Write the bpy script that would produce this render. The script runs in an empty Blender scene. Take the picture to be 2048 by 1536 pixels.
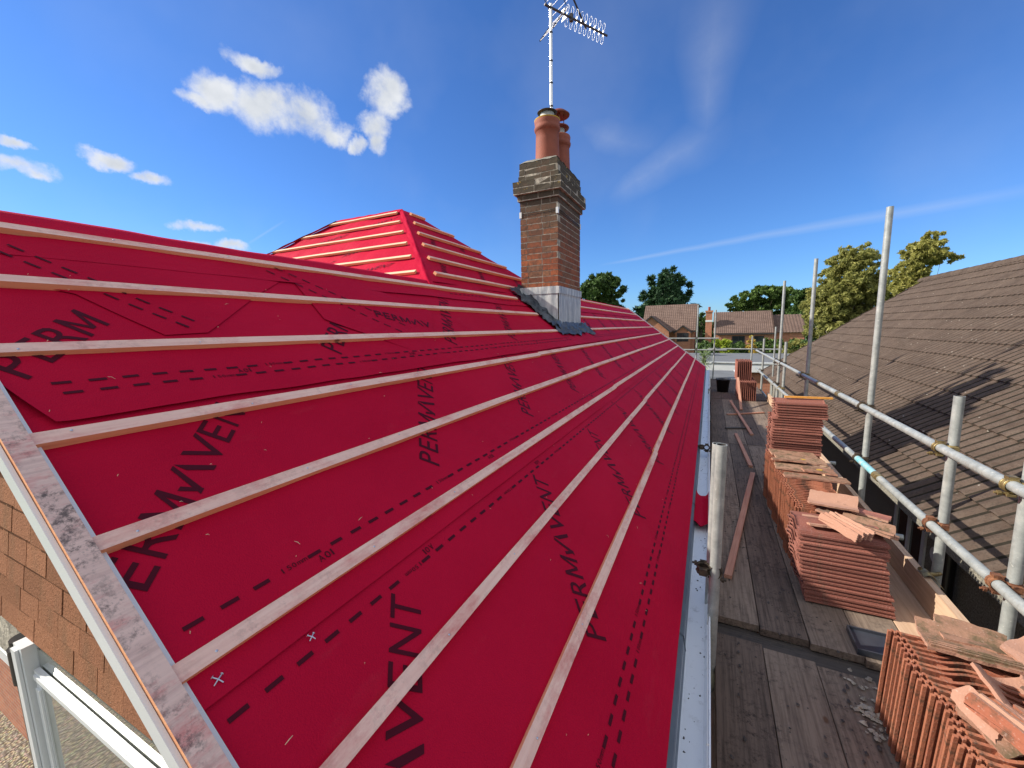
import bpy, bmesh, math, random
from mathutils import Vector, Matrix, noise
from math import sin, cos, tan, pi, radians, sqrt, atan2
random.seed(7)
S = bpy.context.scene
C = S.collection

# ------------------------------------------------------------------ camera
# world origin is the eye: x right, y along the eaves, z up; ground is 6.3 m below
cam_d = bpy.data.cameras.new('camera'); cam = bpy.data.objects.new('camera', cam_d); C.objects.link(cam)
F_PX, YAW, PITCH, ROLL = 810.0, -0.4525218, -0.1345883, -0.021
fw = Vector((sin(YAW)*cos(PITCH), cos(YAW)*cos(PITCH), sin(PITCH)))
rt0 = Vector((cos(YAW), -sin(YAW), 0)); up0 = rt0.cross(fw)
rt = rt0*cos(ROLL) + up0*sin(ROLL); up = -rt0*sin(ROLL) + up0*cos(ROLL)
cam.matrix_world = Matrix(((rt.x, up.x, -fw.x, 0), (rt.y, up.y, -fw.y, 0), (rt.z, up.z, -fw.z, 0), (0, 0, 0, 1)))
cam_d.sensor_width = 36; cam_d.lens = F_PX/2048*36; cam_d.clip_start = 0.02; cam_d.clip_end = 3000
S.camera = cam
S.render.resolution_x = 1024; S.render.resolution_y = 768

# ------------------------------------------------------------------ world, sun, exposure
SUN_TO = Vector((-0.805, -0.2366, 0.544)).normalized()
el = math.asin(SUN_TO.z)
W = bpy.data.worlds.new('World'); S.world = W; W.use_nodes = True
nt = W.node_tree; N = nt.nodes; Lk = nt.links; N.clear()
out = N.new('ShaderNodeOutputWorld'); bg = N.new('ShaderNodeBackground'); sky = N.new('ShaderNodeTexSky')
sky.sky_type = 'NISHITA'; sky.sun_disc = False; sky.sun_elevation = el
sky.sun_rotation = atan2(SUN_TO.x, SUN_TO.y)
sky.air_density = 1.0; sky.dust_density = 0.2; sky.ozone_density = 3.5; sky.altitude = 50
bg.inputs[1].default_value = 0.14
tc = N.new('ShaderNodeTexCoord')
def wmath(op, a, b=None, c=None, clamp=False):
    n = N.new('ShaderNodeMath'); n.operation = op; n.use_clamp = clamp
    for i, v in enumerate((a, b, c)):
        if v is None: continue
        if isinstance(v, (int, float)): n.inputs[i].default_value = v
        else: Lk.new(v, n.inputs[i])
    return n.outputs[0]
WV = [None]
def wdot(v):
    n = N.new('ShaderNodeVectorMath'); n.operation = 'DOT_PRODUCT'
    Lk.new(WV[0] or tc.outputs['Generated'], n.inputs[0]); n.inputs[1].default_value = v
    return n.outputs['Value']
def wnoise(scale, det, rough=.55, vec=None, dist=0.0):
    n = N.new('ShaderNodeTexNoise'); n.inputs['Scale'].default_value = scale
    n.inputs['Detail'].default_value = det; n.inputs['Roughness'].default_value = rough
    n.inputs['Distortion'].default_value = dist
    Lk.new(vec if vec else tc.outputs['Generated'], n.inputs['Vector'])
    return n.outputs['Fac']
def blob(d, wu, wv, tilt=0):
    d = Vector(d).normalized(); u = d.cross(Vector((0, 0, 1))).normalized(); v = u.cross(d)
    uu = u*cos(tilt)+v*sin(tilt); vv = -u*sin(tilt)+v*cos(tilt)
    a = wmath('DIVIDE', wdot(uu), wu); b = wmath('DIVIDE', wdot(vv), wv)
    r2 = wmath('ADD', wmath('MULTIPLY', a, a), wmath('MULTIPLY', b, b))
    m = wmath('SUBTRACT', 1.0, r2)
    front = wmath('GREATER_THAN', wdot(d), 0.3)
    m = wmath('MAXIMUM', m, -2.0)
    return wmath('SUBTRACT', wmath('MULTIPLY', wmath('ADD', m, 3.0), front), 3.0)
def px_dir(x, y):
    d = rt*((x-1024)/F_PX) - up*((y-768)/F_PX) + fw
    return d.normalized()
blobs = []
for (x, y, w_, h_, t_) in ((540, 215, 88, 52, -.2), (620, 232, 78, 50, -.3), (662, 262, 48, 32, -.2), (430, 180, 62, 40, 0), (398, 200, 40, 18, 0), (515, 126, 76, 19, -.1),
        (778, 188, 64, 44, .1), (750, 252, 46, 30, -.4), (752, 286, 30, 24, 0), (712, 290, 22, 18, 0), (30, 326, 70, 24, -.2), (72, 346, 34, 14, -.1), (216, 316, 56, 17, -.05), (297, 350, 40, 14, 0),
        (395, 455, 70, 12, 0), (465, 493, 52, 14, 0), (388, 487, 44, 13, 0), (20, 278, 40, 12, -.2)):
    d_ = px_dir(x, y); k_ = max(.2, d_.dot(fw))/F_PX
    blobs.append((tuple(d_), w_*k_*.80, h_*k_*.98, t_*.5))
# edges of the clouds are torn by bending the direction with noise
wn = N.new('ShaderNodeTexNoise'); wn.inputs['Scale'].default_value = 12; wn.inputs['Detail'].default_value = 8; wn.inputs['Roughness'].default_value = .62
Lk.new(tc.outputs['Generated'], wn.inputs['Vector'])
wa = N.new('ShaderNodeVectorMath'); wa.operation = 'SUBTRACT'; Lk.new(wn.outputs['Color'], wa.inputs[0]); wa.inputs[1].default_value = (.5, .5, .5)
wb = N.new('ShaderNodeVectorMath'); wb.operation = 'SCALE'; Lk.new(wa.outputs[0], wb.inputs[0]); wb.inputs['Scale'].default_value = .055
wc = N.new('ShaderNodeVectorMath'); wc.operation = 'ADD'; Lk.new(tc.outputs['Generated'], wc.inputs[0]); Lk.new(wb.outputs[0], wc.inputs[1])
WV[0] = wc.outputs[0]
acc = None
for b in blobs:
    m = blob(*b); acc = m if acc is None else wmath('SMOOTH_MAX', acc, m, .35)
WV[0] = None
n1 = wnoise(11, 6, .62, dist=.4); n2 = wnoise(34, 5, .6)
fld = wmath('ADD', wmath('MULTIPLY', acc, 1.5), wmath('MULTIPLY', wmath('SUBTRACT', n1, .5), 3.2))
fld = wmath('ADD', fld, wmath('MULTIPLY', wmath('SUBTRACT', n2, .5), 2.0))
dens = N.new('ShaderNodeMapRange'); dens.interpolation_type = 'SMOOTHSTEP'
Lk.new(fld, dens.inputs[0]); dens.inputs[1].default_value = -.25; dens.inputs[2].default_value = 1.7
# contrail: a narrow band round a great circle, windowed along its length
def streak(p, q, width, w0, w1, soft=6, wob=.012):
    p = Vector(p).normalized(); q = Vector(q).normalized(); n = p.cross(q).normalized(); t = (q-p).normalized()
    d = wmath('ABSOLUTE', wmath('ADD', wdot(n), wmath('MULTIPLY', wmath('SUBTRACT', wnoise(5, 3), .5), wob)))
    al = wdot(t)
    a0 = p.dot(t); a1 = q.dot(t)
    f = N.new('ShaderNodeMapRange'); Lk.new(al, f.inputs[0]); f.inputs[1].default_value = a0; f.inputs[2].default_value = a1
    wd = wmath('ADD', w0*width, wmath('MULTIPLY', f.outputs[0], (w1-w0)*width))
    band = wmath('SUBTRACT', 1.0, wmath('DIVIDE', d, wd), clamp=True)
    e1 = N.new('ShaderNodeMapRange'); Lk.new(al, e1.inputs[0]); e1.inputs[1].default_value = a0-.02; e1.inputs[2].default_value = a0+.06
    e2 = N.new('ShaderNodeMapRange'); Lk.new(al, e2.inputs[0]); e2.inputs[1].default_value = a1+.05; e2.inputs[2].default_value = a1-.1
    return wmath('MULTIPLY', wmath('MULTIPLY', band, e1.outputs[0]), e2.outputs[0])
STREAKS = []
def px_dir(x, y):
    d = rt*((x-1024)/F_PX) - up*((y-768)/F_PX) + fw
    return d.normalized()
s1 = wmath('MULTIPLY', streak(px_dir(1215, 527), px_dir(2100, 372), 1, .004, .016), .16)
wv = wnoise(9, 5, .6)
s2 = wmath('MULTIPLY', wmath('MULTIPLY', streak(px_dir(1412, 285), px_dir(1440, -60), 1, .03, .10, wob=.05), wv), .24)
s3 = wmath('MULTIPLY', wmath('MULTIPLY', streak(px_dir(1225, 395), px_dir(1420, 270), 1, .04, .05, wob=.04), wv), .36)
s4 = wmath('MULTIPLY', wmath('MULTIPLY', streak(px_dir(1150, 250), px_dir(1300, 290), 1, .04, .05, wob=.05), wv), .30)
s5 = wmath('MULTIPLY', streak(px_dir(497, 487), px_dir(532, 465), 1, .004, .003, wob=0), .5)
wisps = wmath('MAXIMUM', wmath('MAXIMUM', s1, s2), wmath('MAXIMUM', wmath('MAXIMUM', s3, s4), s5))
haz = N.new('ShaderNodeMapRange'); Lk.new(wnoise(2.2, 5, .55), haz.inputs[0]); haz.inputs[1].default_value = .48; haz.inputs[2].default_value = .8; haz.inputs[4].default_value = .10
# broken unseen cloud added behind the viewer to fill the shaded roof with light
bk = N.new('ShaderNodeMapRange'); bk.interpolation_type = 'SMOOTHSTEP'; Lk.new(wdot((-fw.x, -fw.y, .35)), bk.inputs[0]); bk.inputs[1].default_value = -.28; bk.inputs[2].default_value = .12
bn = N.new('ShaderNodeMapRange'); bn.interpolation_type = 'SMOOTHSTEP'; Lk.new(wnoise(2.6, 7, .6, dist=.3), bn.inputs[0]); bn.inputs[1].default_value = .36; bn.inputs[2].default_value = .52
fill_cloud = wmath('MULTIPLY', bk.outputs[0], bn.outputs[0])
alpha = wmath('MAXIMUM', wmath('MAXIMUM', dens.outputs[0], fill_cloud), wmath('MAXIMUM', wisps, haz.outputs[0]), clamp=True)
ccol = N.new('ShaderNodeMix'); ccol.data_type = 'RGBA'
shade = N.new('ShaderNodeMapRange'); Lk.new(wmath('ADD', acc, wmath('MULTIPLY', wmath('SUBTRACT', wnoise(16, 4), .5), 2.2)), shade.inputs[0]); shade.inputs[1].default_value = .5; shade.inputs[2].default_value = 1.5
Lk.new(shade.outputs[0], ccol.inputs[0])
ccol.inputs[6].default_value = (4.3, 4.45, 4.7, 1); ccol.inputs[7].default_value = (3.0, 3.25, 3.6, 1)
mx = N.new('ShaderNodeMix'); mx.data_type = 'RGBA'
grade = N.new('ShaderNodeHueSaturation'); grade.inputs['Saturation'].default_value = 1.0; grade.inputs['Value'].default_value = 1.0
sg = N.new('ShaderNodeMix'); sg.data_type = 'RGBA'; sg.blend_type = 'MULTIPLY'; sg.inputs[0].default_value = 1; sg.inputs[7].default_value = (.36, .57, .88, 1)
Lk.new(sky.outputs[0], sg.inputs[6]); Lk.new(sg.outputs[2], grade.inputs['Color'])
Lk.new(alpha, mx.inputs[0]); Lk.new(grade.outputs[0], mx.inputs[6]); Lk.new(ccol.outputs[2], mx.inputs[7])
Lk.new(mx.outputs[2], bg.inputs[0]); Lk.new(bg.outputs[0], out.inputs[0])

sd = bpy.data.lights.new('sun', 'SUN'); sd.energy = 4.7; sd.angle = radians(.53); sd.color = (1, .93, .82)
so = bpy.data.objects.new('sun', sd); C.objects.link(so)
so.rotation_euler = SUN_TO.to_track_quat('Z', 'Y').to_euler(); so.location = (-8, -3, 8)
S.view_settings.view_transform = 'Standard'; S.view_settings.look = 'None'; S.view_settings.gamma = 1
S.view_settings.exposure = 0.46
S.cycles.max_bounces = 6; S.cycles.use_denoising = True

# ------------------------------------------------------------------ materials
def mat(name, col, rough=.7, metal=0, spec=.5, build=None, bump=0, bscale=60, bdet=4, var=0, vscale=4, col2=None, coord='Object', tr=0):
    m = bpy.data.materials.new(name); m.use_nodes = True
    t = m.node_tree; p = t.nodes['Principled BSDF']
    p.inputs['Base Color'].default_value = (*col, 1); p.inputs['Roughness'].default_value = rough
    p.inputs['Metallic'].default_value = metal; p.inputs['Specular IOR Level'].default_value = spec
    tcn = t.nodes.new('ShaderNodeTexCoord'); vec = tcn.outputs[coord]
    if var or col2:
        c2 = col2 or tuple(max(0, c*(1-var)) for c in col)
        n = t.nodes.new('ShaderNodeTexNoise'); n.inputs['Scale'].default_value = vscale; n.inputs['Detail'].default_value = 6; n.inputs['Roughness'].default_value = .62
        t.links.new(vec, n.inputs['Vector'])
        r = t.nodes.new('ShaderNodeValToRGB'); r.color_ramp.elements[0].position = .35; r.color_ramp.elements[1].position = .65
        r.color_ramp.elements[0].color = (*c2, 1); r.color_ramp.elements[1].color = (*col, 1)
        t.links.new(n.outputs['Fac'], r.inputs[0]); t.links.new(r.outputs[0], p.inputs['Base Color'])
    if bump:
        n = t.nodes.new('ShaderNodeTexNoise'); n.inputs['Scale'].default_value = bscale; n.inputs['Detail'].default_value = bdet
        t.links.new(vec, n.inputs['Vector'])
        b = t.nodes.new('ShaderNodeBump'); b.inputs['Strength'].default_value = bump; b.inputs['Distance'].default_value = .01
        t.links.new(n.outputs['Fac'], b.inputs['Height']); t.links.new(b.outputs[0], p.inputs['Normal'])
    if build: build(t, p, vec)
    return m
def node(t, typ, **kw):
    n = t.nodes.new(typ)
    for k, v in kw.items():
        if k.startswith('i_'): n.inputs[int(k[2:])].default_value = v
        else: setattr(n, k, v)
    return n
def ramp(t, src, stops):
    r = t.nodes.new('ShaderNodeValToRGB'); e = r.color_ramp.elements
    while len(e) < len(stops): e.new(.5)
    for i, (p, c) in enumerate(stops): e[i].position = p; e[i].color = (*c, 1) if len(c) == 3 else c
    t.links.new(src, r.inputs[0]); return r.outputs[0]
def tnoise(t, vec, scale, det=5, rough=.6, stretch=None):
    n = t.nodes.new('ShaderNodeTexNoise'); n.inputs['Scale'].default_value = scale; n.inputs['Detail'].default_value = det; n.inputs['Roughness'].default_value = rough
    if stretch:
        mp = t.nodes.new('ShaderNodeMapping'); mp.inputs['Scale'].default_value = stretch
        t.links.new(vec, mp.inputs['Vector']); vec = mp.outputs[0]
    t.links.new(vec, n.inputs['Vector']); return n.outputs['Fac']
def tmix(t, fac, a, b, mode='MIX'):
    m = t.nodes.new('ShaderNodeMix'); m.data_type = 'RGBA'; m.blend_type = mode
    for i, v in ((0, fac), (6, a), (7, b)):
        if isinstance(v, (int, float)): m.inputs[i].default_value = v
        elif isinstance(v, tuple): m.inputs[i].default_value = (*v, 1)
        else: t.links.new(v, m.inputs[i])
    return m.outputs[2]
def tbump(t, p, h, strength, dist=.01):
    b = t.nodes.new('ShaderNodeBump'); b.inputs['Strength'].default_value = strength; b.inputs['Distance'].default_value = dist
    t.links.new(h, b.inputs['Height']); t.links.new(b.outputs[0], p.inputs['Normal'])
def setc(t, p, c): t.links.new(c, p.inputs['Base Color'])

def b_membrane(t, p, v):
    a = tnoise(t, v, 1.3, 4); d = tnoise(t, v, 230, 2); sc = tnoise(t, v, 9, 8, .7, (1, .3, 1))
    c = ramp(t, a, [(.3, (.47, .004, .032)), (.7, (.55, .007, .040))])
    c = tmix(t, ramp(t, sc, [(.60, (0, 0, 0)), (.8, (.09, .09, .09))]), c, (.60, .14, .16))
    setc(t, p, c)
    h = t.nodes.new('ShaderNodeMath'); h.operation = 'MULTIPLY_ADD'; t.links.new(tnoise(t, v, 5, 3), h.inputs[0]); h.inputs[1].default_value = 3; t.links.new(d, h.inputs[2])
    cr_ = tnoise(t, v, 2.2, 5, .55, (1, .35, 1)); h2 = t.nodes.new('ShaderNodeMath'); h2.operation = 'MULTIPLY_ADD'; t.links.new(cr_, h2.inputs[0]); h2.inputs[1].default_value = 14; t.links.new(h.outputs[0], h2.inputs[2])
    tbump(t, p, h2.outputs[0], .55, .0035)
M_mem = mat('red_membrane', (.57, .012, .045), .65, spec=.06, build=b_membrane)
M_ink = mat('printed_ink', (.075, .004, .014), .6, spec=.12)
def wood(name, base, dark, red=0, mould=0, along='y', rough=.75, blotch=None):
    def b(t, p, v):
        st = {'y': (22, .9, 22), 'x': (.9, 22, 22), 'z': (22, 22, .9)}[along]
        g = tnoise(t, v, 3.2, 7, .65, st); g2 = tnoise(t, v, 2.0, 3, .5)
        c = ramp(t, g, [(.3, dark), (.55, base), (.75, tuple(min(1, x*1.12) for x in base))])
        c = tmix(t, ramp(t, g2, [(.35, (.0,)*3), (.75, (.45,)*3)]), c, dark)
        if red:
            rr = tnoise(t, v, 9, 6, .75, tuple(1 if s > 2 else .35 for s in st))
            c = tmix(t, ramp(t, rr, [(.5, (0, 0, 0)), (.72, (red,)*3)]), c, (.62, .09, .10))
        if mould:
            rr = tnoise(t, v, 30, 9, .8); r3 = tnoise(t, v, 6, 4)
            mm = t.nodes.new('ShaderNodeMath'); mm.operation = 'MULTIPLY'
            t.links.new(ramp(t, rr, [(.49, (0, 0, 0)), (.60, (1, 1, 1))]), mm.inputs[0]); t.links.new(ramp(t, r3, [(.4, (0, 0, 0)), (.62, (mould,)*3)]), mm.inputs[1])
            c = tmix(t, mm.outputs[0], c, blotch or (.02, .025, .03))
        kn = node(t, 'ShaderNodeTexVoronoi'); kn.inputs['Scale'].default_value = 3.1; mp = t.nodes.new('ShaderNodeMapping'); mp.inputs['Scale'].default_value = tuple(1.6 if s > 2 else .8 for s in st)
        t.links.new(v, mp.inputs['Vector']); t.links.new(mp.outputs[0], kn.inputs['Vector'])
        c = tmix(t, ramp(t, kn.outputs['Distance'], [(.03, (.8,)*3), (.06, (0, 0, 0))]), c, (.10, .045, .02))
        setc(t, p, c); tbump(t, p, g, .35, .004)
    return mat(name, base, rough, spec=.3, build=b)
M_bat_top = wood('batten_stained_skylit_face', (.95, .64, .52), (.82, .49, .39), red=.7, mould=.22)  # red smears and mould, over a base toned as if skylit
M_bat_side = wood('batten_warm_bounce_side', (1.0, .50, .26), (.84, .36, .18), red=.1)  # warm bounced light painted into the side colour
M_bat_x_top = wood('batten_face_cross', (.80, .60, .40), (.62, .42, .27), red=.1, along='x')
M_bat_x_side = wood('batten_side_cross', (.80, .48, .25), (.66, .32, .15), along='x')  # warmer than the face, bounced light put into the colour
M_verge = wood('mouldy_verge_timber', (.86, .62, .52), (.62, .42, .36), red=1.0, mould=.8)
M_board = wood('scaffold_board_wood', (.175, .13, .102), (.06, .045, .036), mould=.85, blotch=(.028, .022, .02), rough=.85)
M_board2 = wood('scaffold_board_pale', (.28, .215, .165), (.115, .085, .066), mould=.7, blotch=(.05, .04, .035), rough=.85)
M_board_dark = wood('sodden_dark_board', (.10, .085, .075), (.045, .04, .037), mould=.5, along='x')
M_toe = wood('toe_board_wood', (.62, .44, .30), (.44, .28, .18))
M_offcut = wood('offcut_wood', (.56, .30, .21), (.38, .17, .11), red=.15)
M_orange = mat('orange_dyed_wood', (.90, .42, .07), .6, var=.2, vscale=20)
M_white = mat('white_pvc', (.78, .80, .80), .35, var=.08, vscale=3)
def b_gutter(t, p, v):
    a = tnoise(t, v, 18, 8, .75); b2 = tnoise(t, v, 3, 3)
    mm = t.nodes.new('ShaderNodeMath'); mm.operation = 'MULTIPLY'
    t.links.new(ramp(t, a, [(.55, (0, 0, 0)), (.66, (1, 1, 1))]), mm.inputs[0]); t.links.new(ramp(t, b2, [(.4, (.0,)*3), (.65, (.7,)*3)]), mm.inputs[1])
    setc(t, p, tmix(t, mm.outputs[0], (.80, .83, .86), (.20, .19, .17)))
M_gutter = mat('dirty_white_gutter', (.8, .82, .85), .35, build=b_gutter)
M_tray = mat('slate_grey_plastic', (.12, .155, .19), .45, var=.25, vscale=6)
def b_galv(t, p, v):
    a = tnoise(t, v, 14, 6, .7); s = tnoise(t, v, 5, 5, .6, (6, 6, .7)); s2 = tnoise(t, v, 60, 3)
    c = ramp(t, a, [(.3, (.26, .28, .27)), (.55, (.39, .41, .39)), (.75, (.52, .53, .49))])
    c = tmix(t, ramp(t, s, [(.55, (0, 0, 0)), (.72, (.5,)*3)]), c, (.22, .21, .18))
    c = tmix(t, ramp(t, s2, [(.66, (0, 0, 0)), (.7, (.5,)*3)]), c, (.75, .74, .66))
    setc(t, p, c); tbump(t, p, a, .15, .003)
M_galv = mat('galvanised_tube', (.5, .5, .48), .45, metal=.2, build=b_galv)
M_tubein = mat('tube_bore', (.05, .045, .04), .9)
M_coup_y = mat('zinc_yellow_coupler', (.42, .33, .15), .45, metal=.6, col2=(.16, .11, .05), vscale=30, bump=.3)
M_coup_r = mat('rusty_coupler', (.30, .13, .06), .8, metal=.2, col2=(.12, .045, .025), vscale=40, bump=.5)
M_coup_d = mat('dark_rusted_coupler', (.10, .07, .045), .7, metal=.3, col2=(.035, .028, .02), vscale=40, bump=.4)
M_blue = mat('blue_paint_on_tube', (.12, .50, .60), .5, col2=(.42, .50, .50), vscale=22)
def b_brick(t, p, v):
    g = t.nodes.new('ShaderNodeNewGeometry'); a = tnoise(t, v, 26, 7, .7); b2 = tnoise(t, v, 3, 4)
    c = ramp(t, g.outputs['Random Per Island'], [(0, (.20, .075, .045)), (.3, (.33, .10, .05)), (.6, (.43, .135, .06)), (.85, (.24, .12, .075)), (1, (.38, .17, .09))])
    c = tmix(t, ramp(t, a, [(.42, (0, 0, 0)), (.68, (.85,)*3)]), c, (.085, .06, .045))
    sx = t.nodes.new('ShaderNodeSeparateXYZ'); t.links.new(v, sx.inputs[0])
    mr = t.nodes.new('ShaderNodeMapRange'); t.links.new(sx.outputs['Z'], mr.inputs[0]); mr.inputs[1].default_value = .85; mr.inputs[2].default_value = 1.72
    mr.inputs[3].default_value = 0; mr.inputs[4].default_value = 1
    mm = t.nodes.new('ShaderNodeMath'); mm.operation = 'MULTIPLY'; t.links.new(mr.outputs[0], mm.inputs[0]); t.links.new(ramp(t, b2, [(.15, (.55,)*3), (.45, (1, 1, 1))]), mm.inputs[1])
    c = tmix(t, mm.outputs[0], c, (.085, .07, .052))
    li = tnoise(t, v, 11, 6, .7); ml = t.nodes.new('ShaderNodeMapRange'); t.links.new(sx.outputs['Z'], ml.inputs[0]); ml.inputs[1].default_value = 1.7; ml.inputs[2].default_value = 1.85
    m2 = t.nodes.new('ShaderNodeMath'); m2.operation = 'MULTIPLY'; t.links.new(ml.outputs[0], m2.inputs[0]); t.links.new(ramp(t, li, [(.62, (0, 0, 0)), (.66, (1, 1, 1))]), m2.inputs[1])
    c = tmix(t, m2.outputs[0], c, (.55, .36, .06))
    setc(t, p, c); tbump(t, p, a, .8, .006)
M_brick = mat('old_chimney_brick', (.35, .12, .06), .9, spec=.2, build=b_brick)
M_mortar = mat('pale_mortar', (.58, .52, .42), .95, col2=(.25, .22, .18), vscale=18, bump=.8, bscale=80)
M_flaunch = mat('mortar_flaunching', (.34, .32, .27), .95, col2=(.16, .15, .12), vscale=9, bump=1, bscale=40)
def b_lead(t, p, v):
    a = tnoise(t, v, 7, 6, .65, (1.6, 1.6, .35)); b2 = tnoise(t, v, 40, 4)
    c = ramp(t, a, [(.3, (.26, .29, .32)), (.45, (.40, .43, .45)), (.6, (.66, .68, .66)), (.75, (.42, .45, .47))])
    setc(t, p, c); tbump(t, p, a, .6, .01)
M_lead = mat('weathered_lead', (.4, .42, .44), .5, metal=.25, build=b_lead)
M_lead_d = mat('dark_crumpled_lead', (.045, .05, .06), .45, metal=.35, col2=(.13, .15, .175), vscale=7, bump=.8, bscale=18)
M_terra = mat('terracotta_pot', (.31, .085, .048), .75, col2=(.24, .065, .038), vscale=5, bump=.2)
M_cowl = mat('terracotta_cowl', (.26, .06, .04), .5, var=.3, vscale=10)
M_liner = mat('flue_liner', (.62, .62, .58), .6, var=.3, vscale=14)
M_dark = mat('dark_metal', (.05, .045, .045), .5, metal=.4)
M_alu = mat('aluminium', (.80, .80, .78), .28, metal=.9)
M_alu_w = mat('bright_aluminium', (.62, .63, .64), .4, metal=.5)
M_lichen = mat('orange_lichen', (.60, .36, .05), .95, var=.4, vscale=40)
def b_tile(c0, c1, moss, sc=1.0, m0=.56):
    def b(t, p, v):
        g = t.nodes.new('ShaderNodeObjectInfo'); a = tnoise(t, v, 16*sc, 8, .72); d = tnoise(t, v, 120, 3); e = tnoise(t, v, 5*sc, 4)
        c = tmix(t, g.outputs['Random'], c0, c1)
        c = tmix(t, ramp(t, e, [(.35, (0, 0, 0)), (.7, (.55,)*3)]), c, tuple(x*.62 for x in c0))
        c = tmix(t, ramp(t, a, [(m0, (0, 0, 0)), (m0+.13, (.9,)*3)]), c, moss)
        c = tmix(t, ramp(t, d, [(.60, (0, 0, 0)), (.75, (.35,)*3)]), c, (.72, .55, .48))
        setc(t, p, c); tbump(t, p, d, .5, .004)
    return b
M_tile = mat('red_concrete_tile', (.5, .17, .09), .85, spec=.25, build=b_tile((.38, .15, .11), (.22, .08, .06), (.15, .10, .07)))
M_tile_up = mat('orange_red_tile', (.55, .19, .09), .85, spec=.25, build=b_tile((.44, .165, .09), (.33, .11, .065), (.11, .07, .045), m0=.50))
M_slab = mat('weathered_broken_tile', (.45, .30, .20), .9, spec=.2, build=b_tile((.36, .21, .14), (.29, .145, .095), (.12, .09, .05), .7, .46))
M_break = mat('fresh_broken_tile', (.66, .40, .28), .9, spec=.2, build=b_tile((.50, .29, .205), (.42, .21, .145), (.22, .13, .085), .7, .60))
def b_nroof(t, p, v):
    a = tnoise(t, v, 2.2, 6, .7); d = tnoise(t, v, 55, 4, .7); e = tnoise(t, v, 14, 5)
    vo = node(t, 'ShaderNodeTexVoronoi'); vo.inputs['Scale'].default_value = 7; t.links.new(v, vo.inputs['Vector'])
    c = ramp(t, a, [(.3, (.075, .052, .040)), (.6, (.125, .089, .068)), (.8, (.17, .125, .095))])
    c = tmix(t, ramp(t, e, [(.45, (0, 0, 0)), (.7, (.45,)*3)]), c, (.16, .125, .10))
    c = tmix(t, ramp(t, d, [(.5, (0, 0, 0)), (.68, (.75,)*3)]), c, (.065, .05, .04))
    c = tmix(t, ramp(t, vo.outputs['Distance'], [(.05, (.8,)*3), (.08, (0, 0, 0))]), c, (.42, .38, .32))
    setc(t, p, c); tbump(t, p, d, .9, .012)
M_nroof = mat('brown_concrete_roof', (.22, .15, .12), .95, spec=.15, build=b_nroof)
M_groove = mat('moss_filled_groove', (.055, .045, .032), .95, var=.5, vscale=12)
M_dash = mat('pebble_dash', (.36, .33, .26), .95, col2=(.14, .13, .11), vscale=60, bump=1, bscale=90)
M_blockwall = mat('yellow_stone_block', (.62, .54, .32), .95, col2=(.42, .35, .20), vscale=35, bump=1, bscale=60)
def b_far_brick(t, p, v):
    b = node(t, 'ShaderNodeTexBrick'); b.inputs['Scale'].default_value = 4; b.inputs['Color1'].default_value = (.54, .20, .10, 1); b.inputs['Color2'].default_value = (.44, .15, .08, 1)
    b.inputs['Mortar'].default_value = (.42, .34, .26, 1); b.inputs['Mortar Size'].default_value = .025; b.inputs['Row Height'].default_value = .30; b.inputs['Brick Width'].default_value = .9
    mp = t.nodes.new('ShaderNodeMapping'); mp.inputs['Rotation'].default_value = (radians(90), 0, 0); t.links.new(v, mp.inputs['Vector']); t.links.new(mp.outputs[0], b.inputs['Vector'])
    c = tmix(t, ramp(t, tnoise(t, v, 3, 5), [(.4, (0,)*3), (.7, (.4,)*3)]), b.outputs['Color'], (.20, .085, .05)); setc(t, p, c)
M_fbrick = mat('red_house_brick', (.4, .14, .08), .9, build=b_far_brick)
def b_froof(t, p, v):
    a = tnoise(t, v, 1.2, 5); d = tnoise(t, v, 9, 4)
    c = ramp(t, a, [(.3, (.13, .085, .07)), (.7, (.20, .135, .11))]); c = tmix(t, ramp(t, d, [(.45, (0,)*3), (.7, (.5,)*3)]), c, (.27, .20, .165)); setc(t, p, c)
M_froof = mat('brown_tiled_roof', (.18, .12, .1), .95, spec=.2, build=b_froof)
def b_hung(t, p, v):
    g = t.nodes.new('ShaderNodeNewGeometry'); d = tnoise(t, v, 110, 4, .75); s = tnoise(t, v, 7, 5, .6, (1, 1, .35))
    c = ramp(t, g.outputs['Random Per Island'], [(0, (.33, .15, .085)), (.5, (.39, .18, .10)), (1, (.27, .125, .07))])
    c = tmix(t, ramp(t, s, [(.5, (0,)*3), (.7, (.65,)*3)]), c, (.22, .13, .075))
    c = tmix(t, ramp(t, d, [(.5, (0,)*3), (.66, (.7,)*3)]), c, (.20, .085, .045))
    setc(t, p, c); tbump(t, p, d, 1, .006)
M_hung = mat('sanded_hung_tile', (.55, .24, .13), .95, spec=.1, build=b_hung)
M_black = mat('black_plastic', (.012, .012, .014), .35)
M_tint = mat('dark_grey_tray_plastic', (.05, .055, .07), .3, var=.3, vscale=9)
M_glass = mat('window_glass', (.50, .52, .48), .03, metal=.85, spec=1.0)
M_fglass = mat('dark_window_glass', (.03, .035, .04), .08, spec=.8)
def b_gravel(t, p, v):
    vo = node(t, 'ShaderNodeTexVoronoi'); vo.inputs['Scale'].default_value = 26; t.links.new(v, vo.inputs['Vector'])
    c = tmix(t, tnoise(t, v, 3, 4), vo.outputs['Color'], (.4, .3, .2)); c = tmix(t, .80, c, (.40, .33, .23)); c = tmix(t, ramp(t, vo.outputs['Distance'], [(.3, (0,)*3), (.6, (.8,)*3)]), c, (.10, .08, .06))
    setc(t, p, c); tbump(t, p, vo.outputs['Distance'], .8, .03)
M_gravel = mat('gravel', (.4, .33, .24), .95, build=b_gravel)
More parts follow.
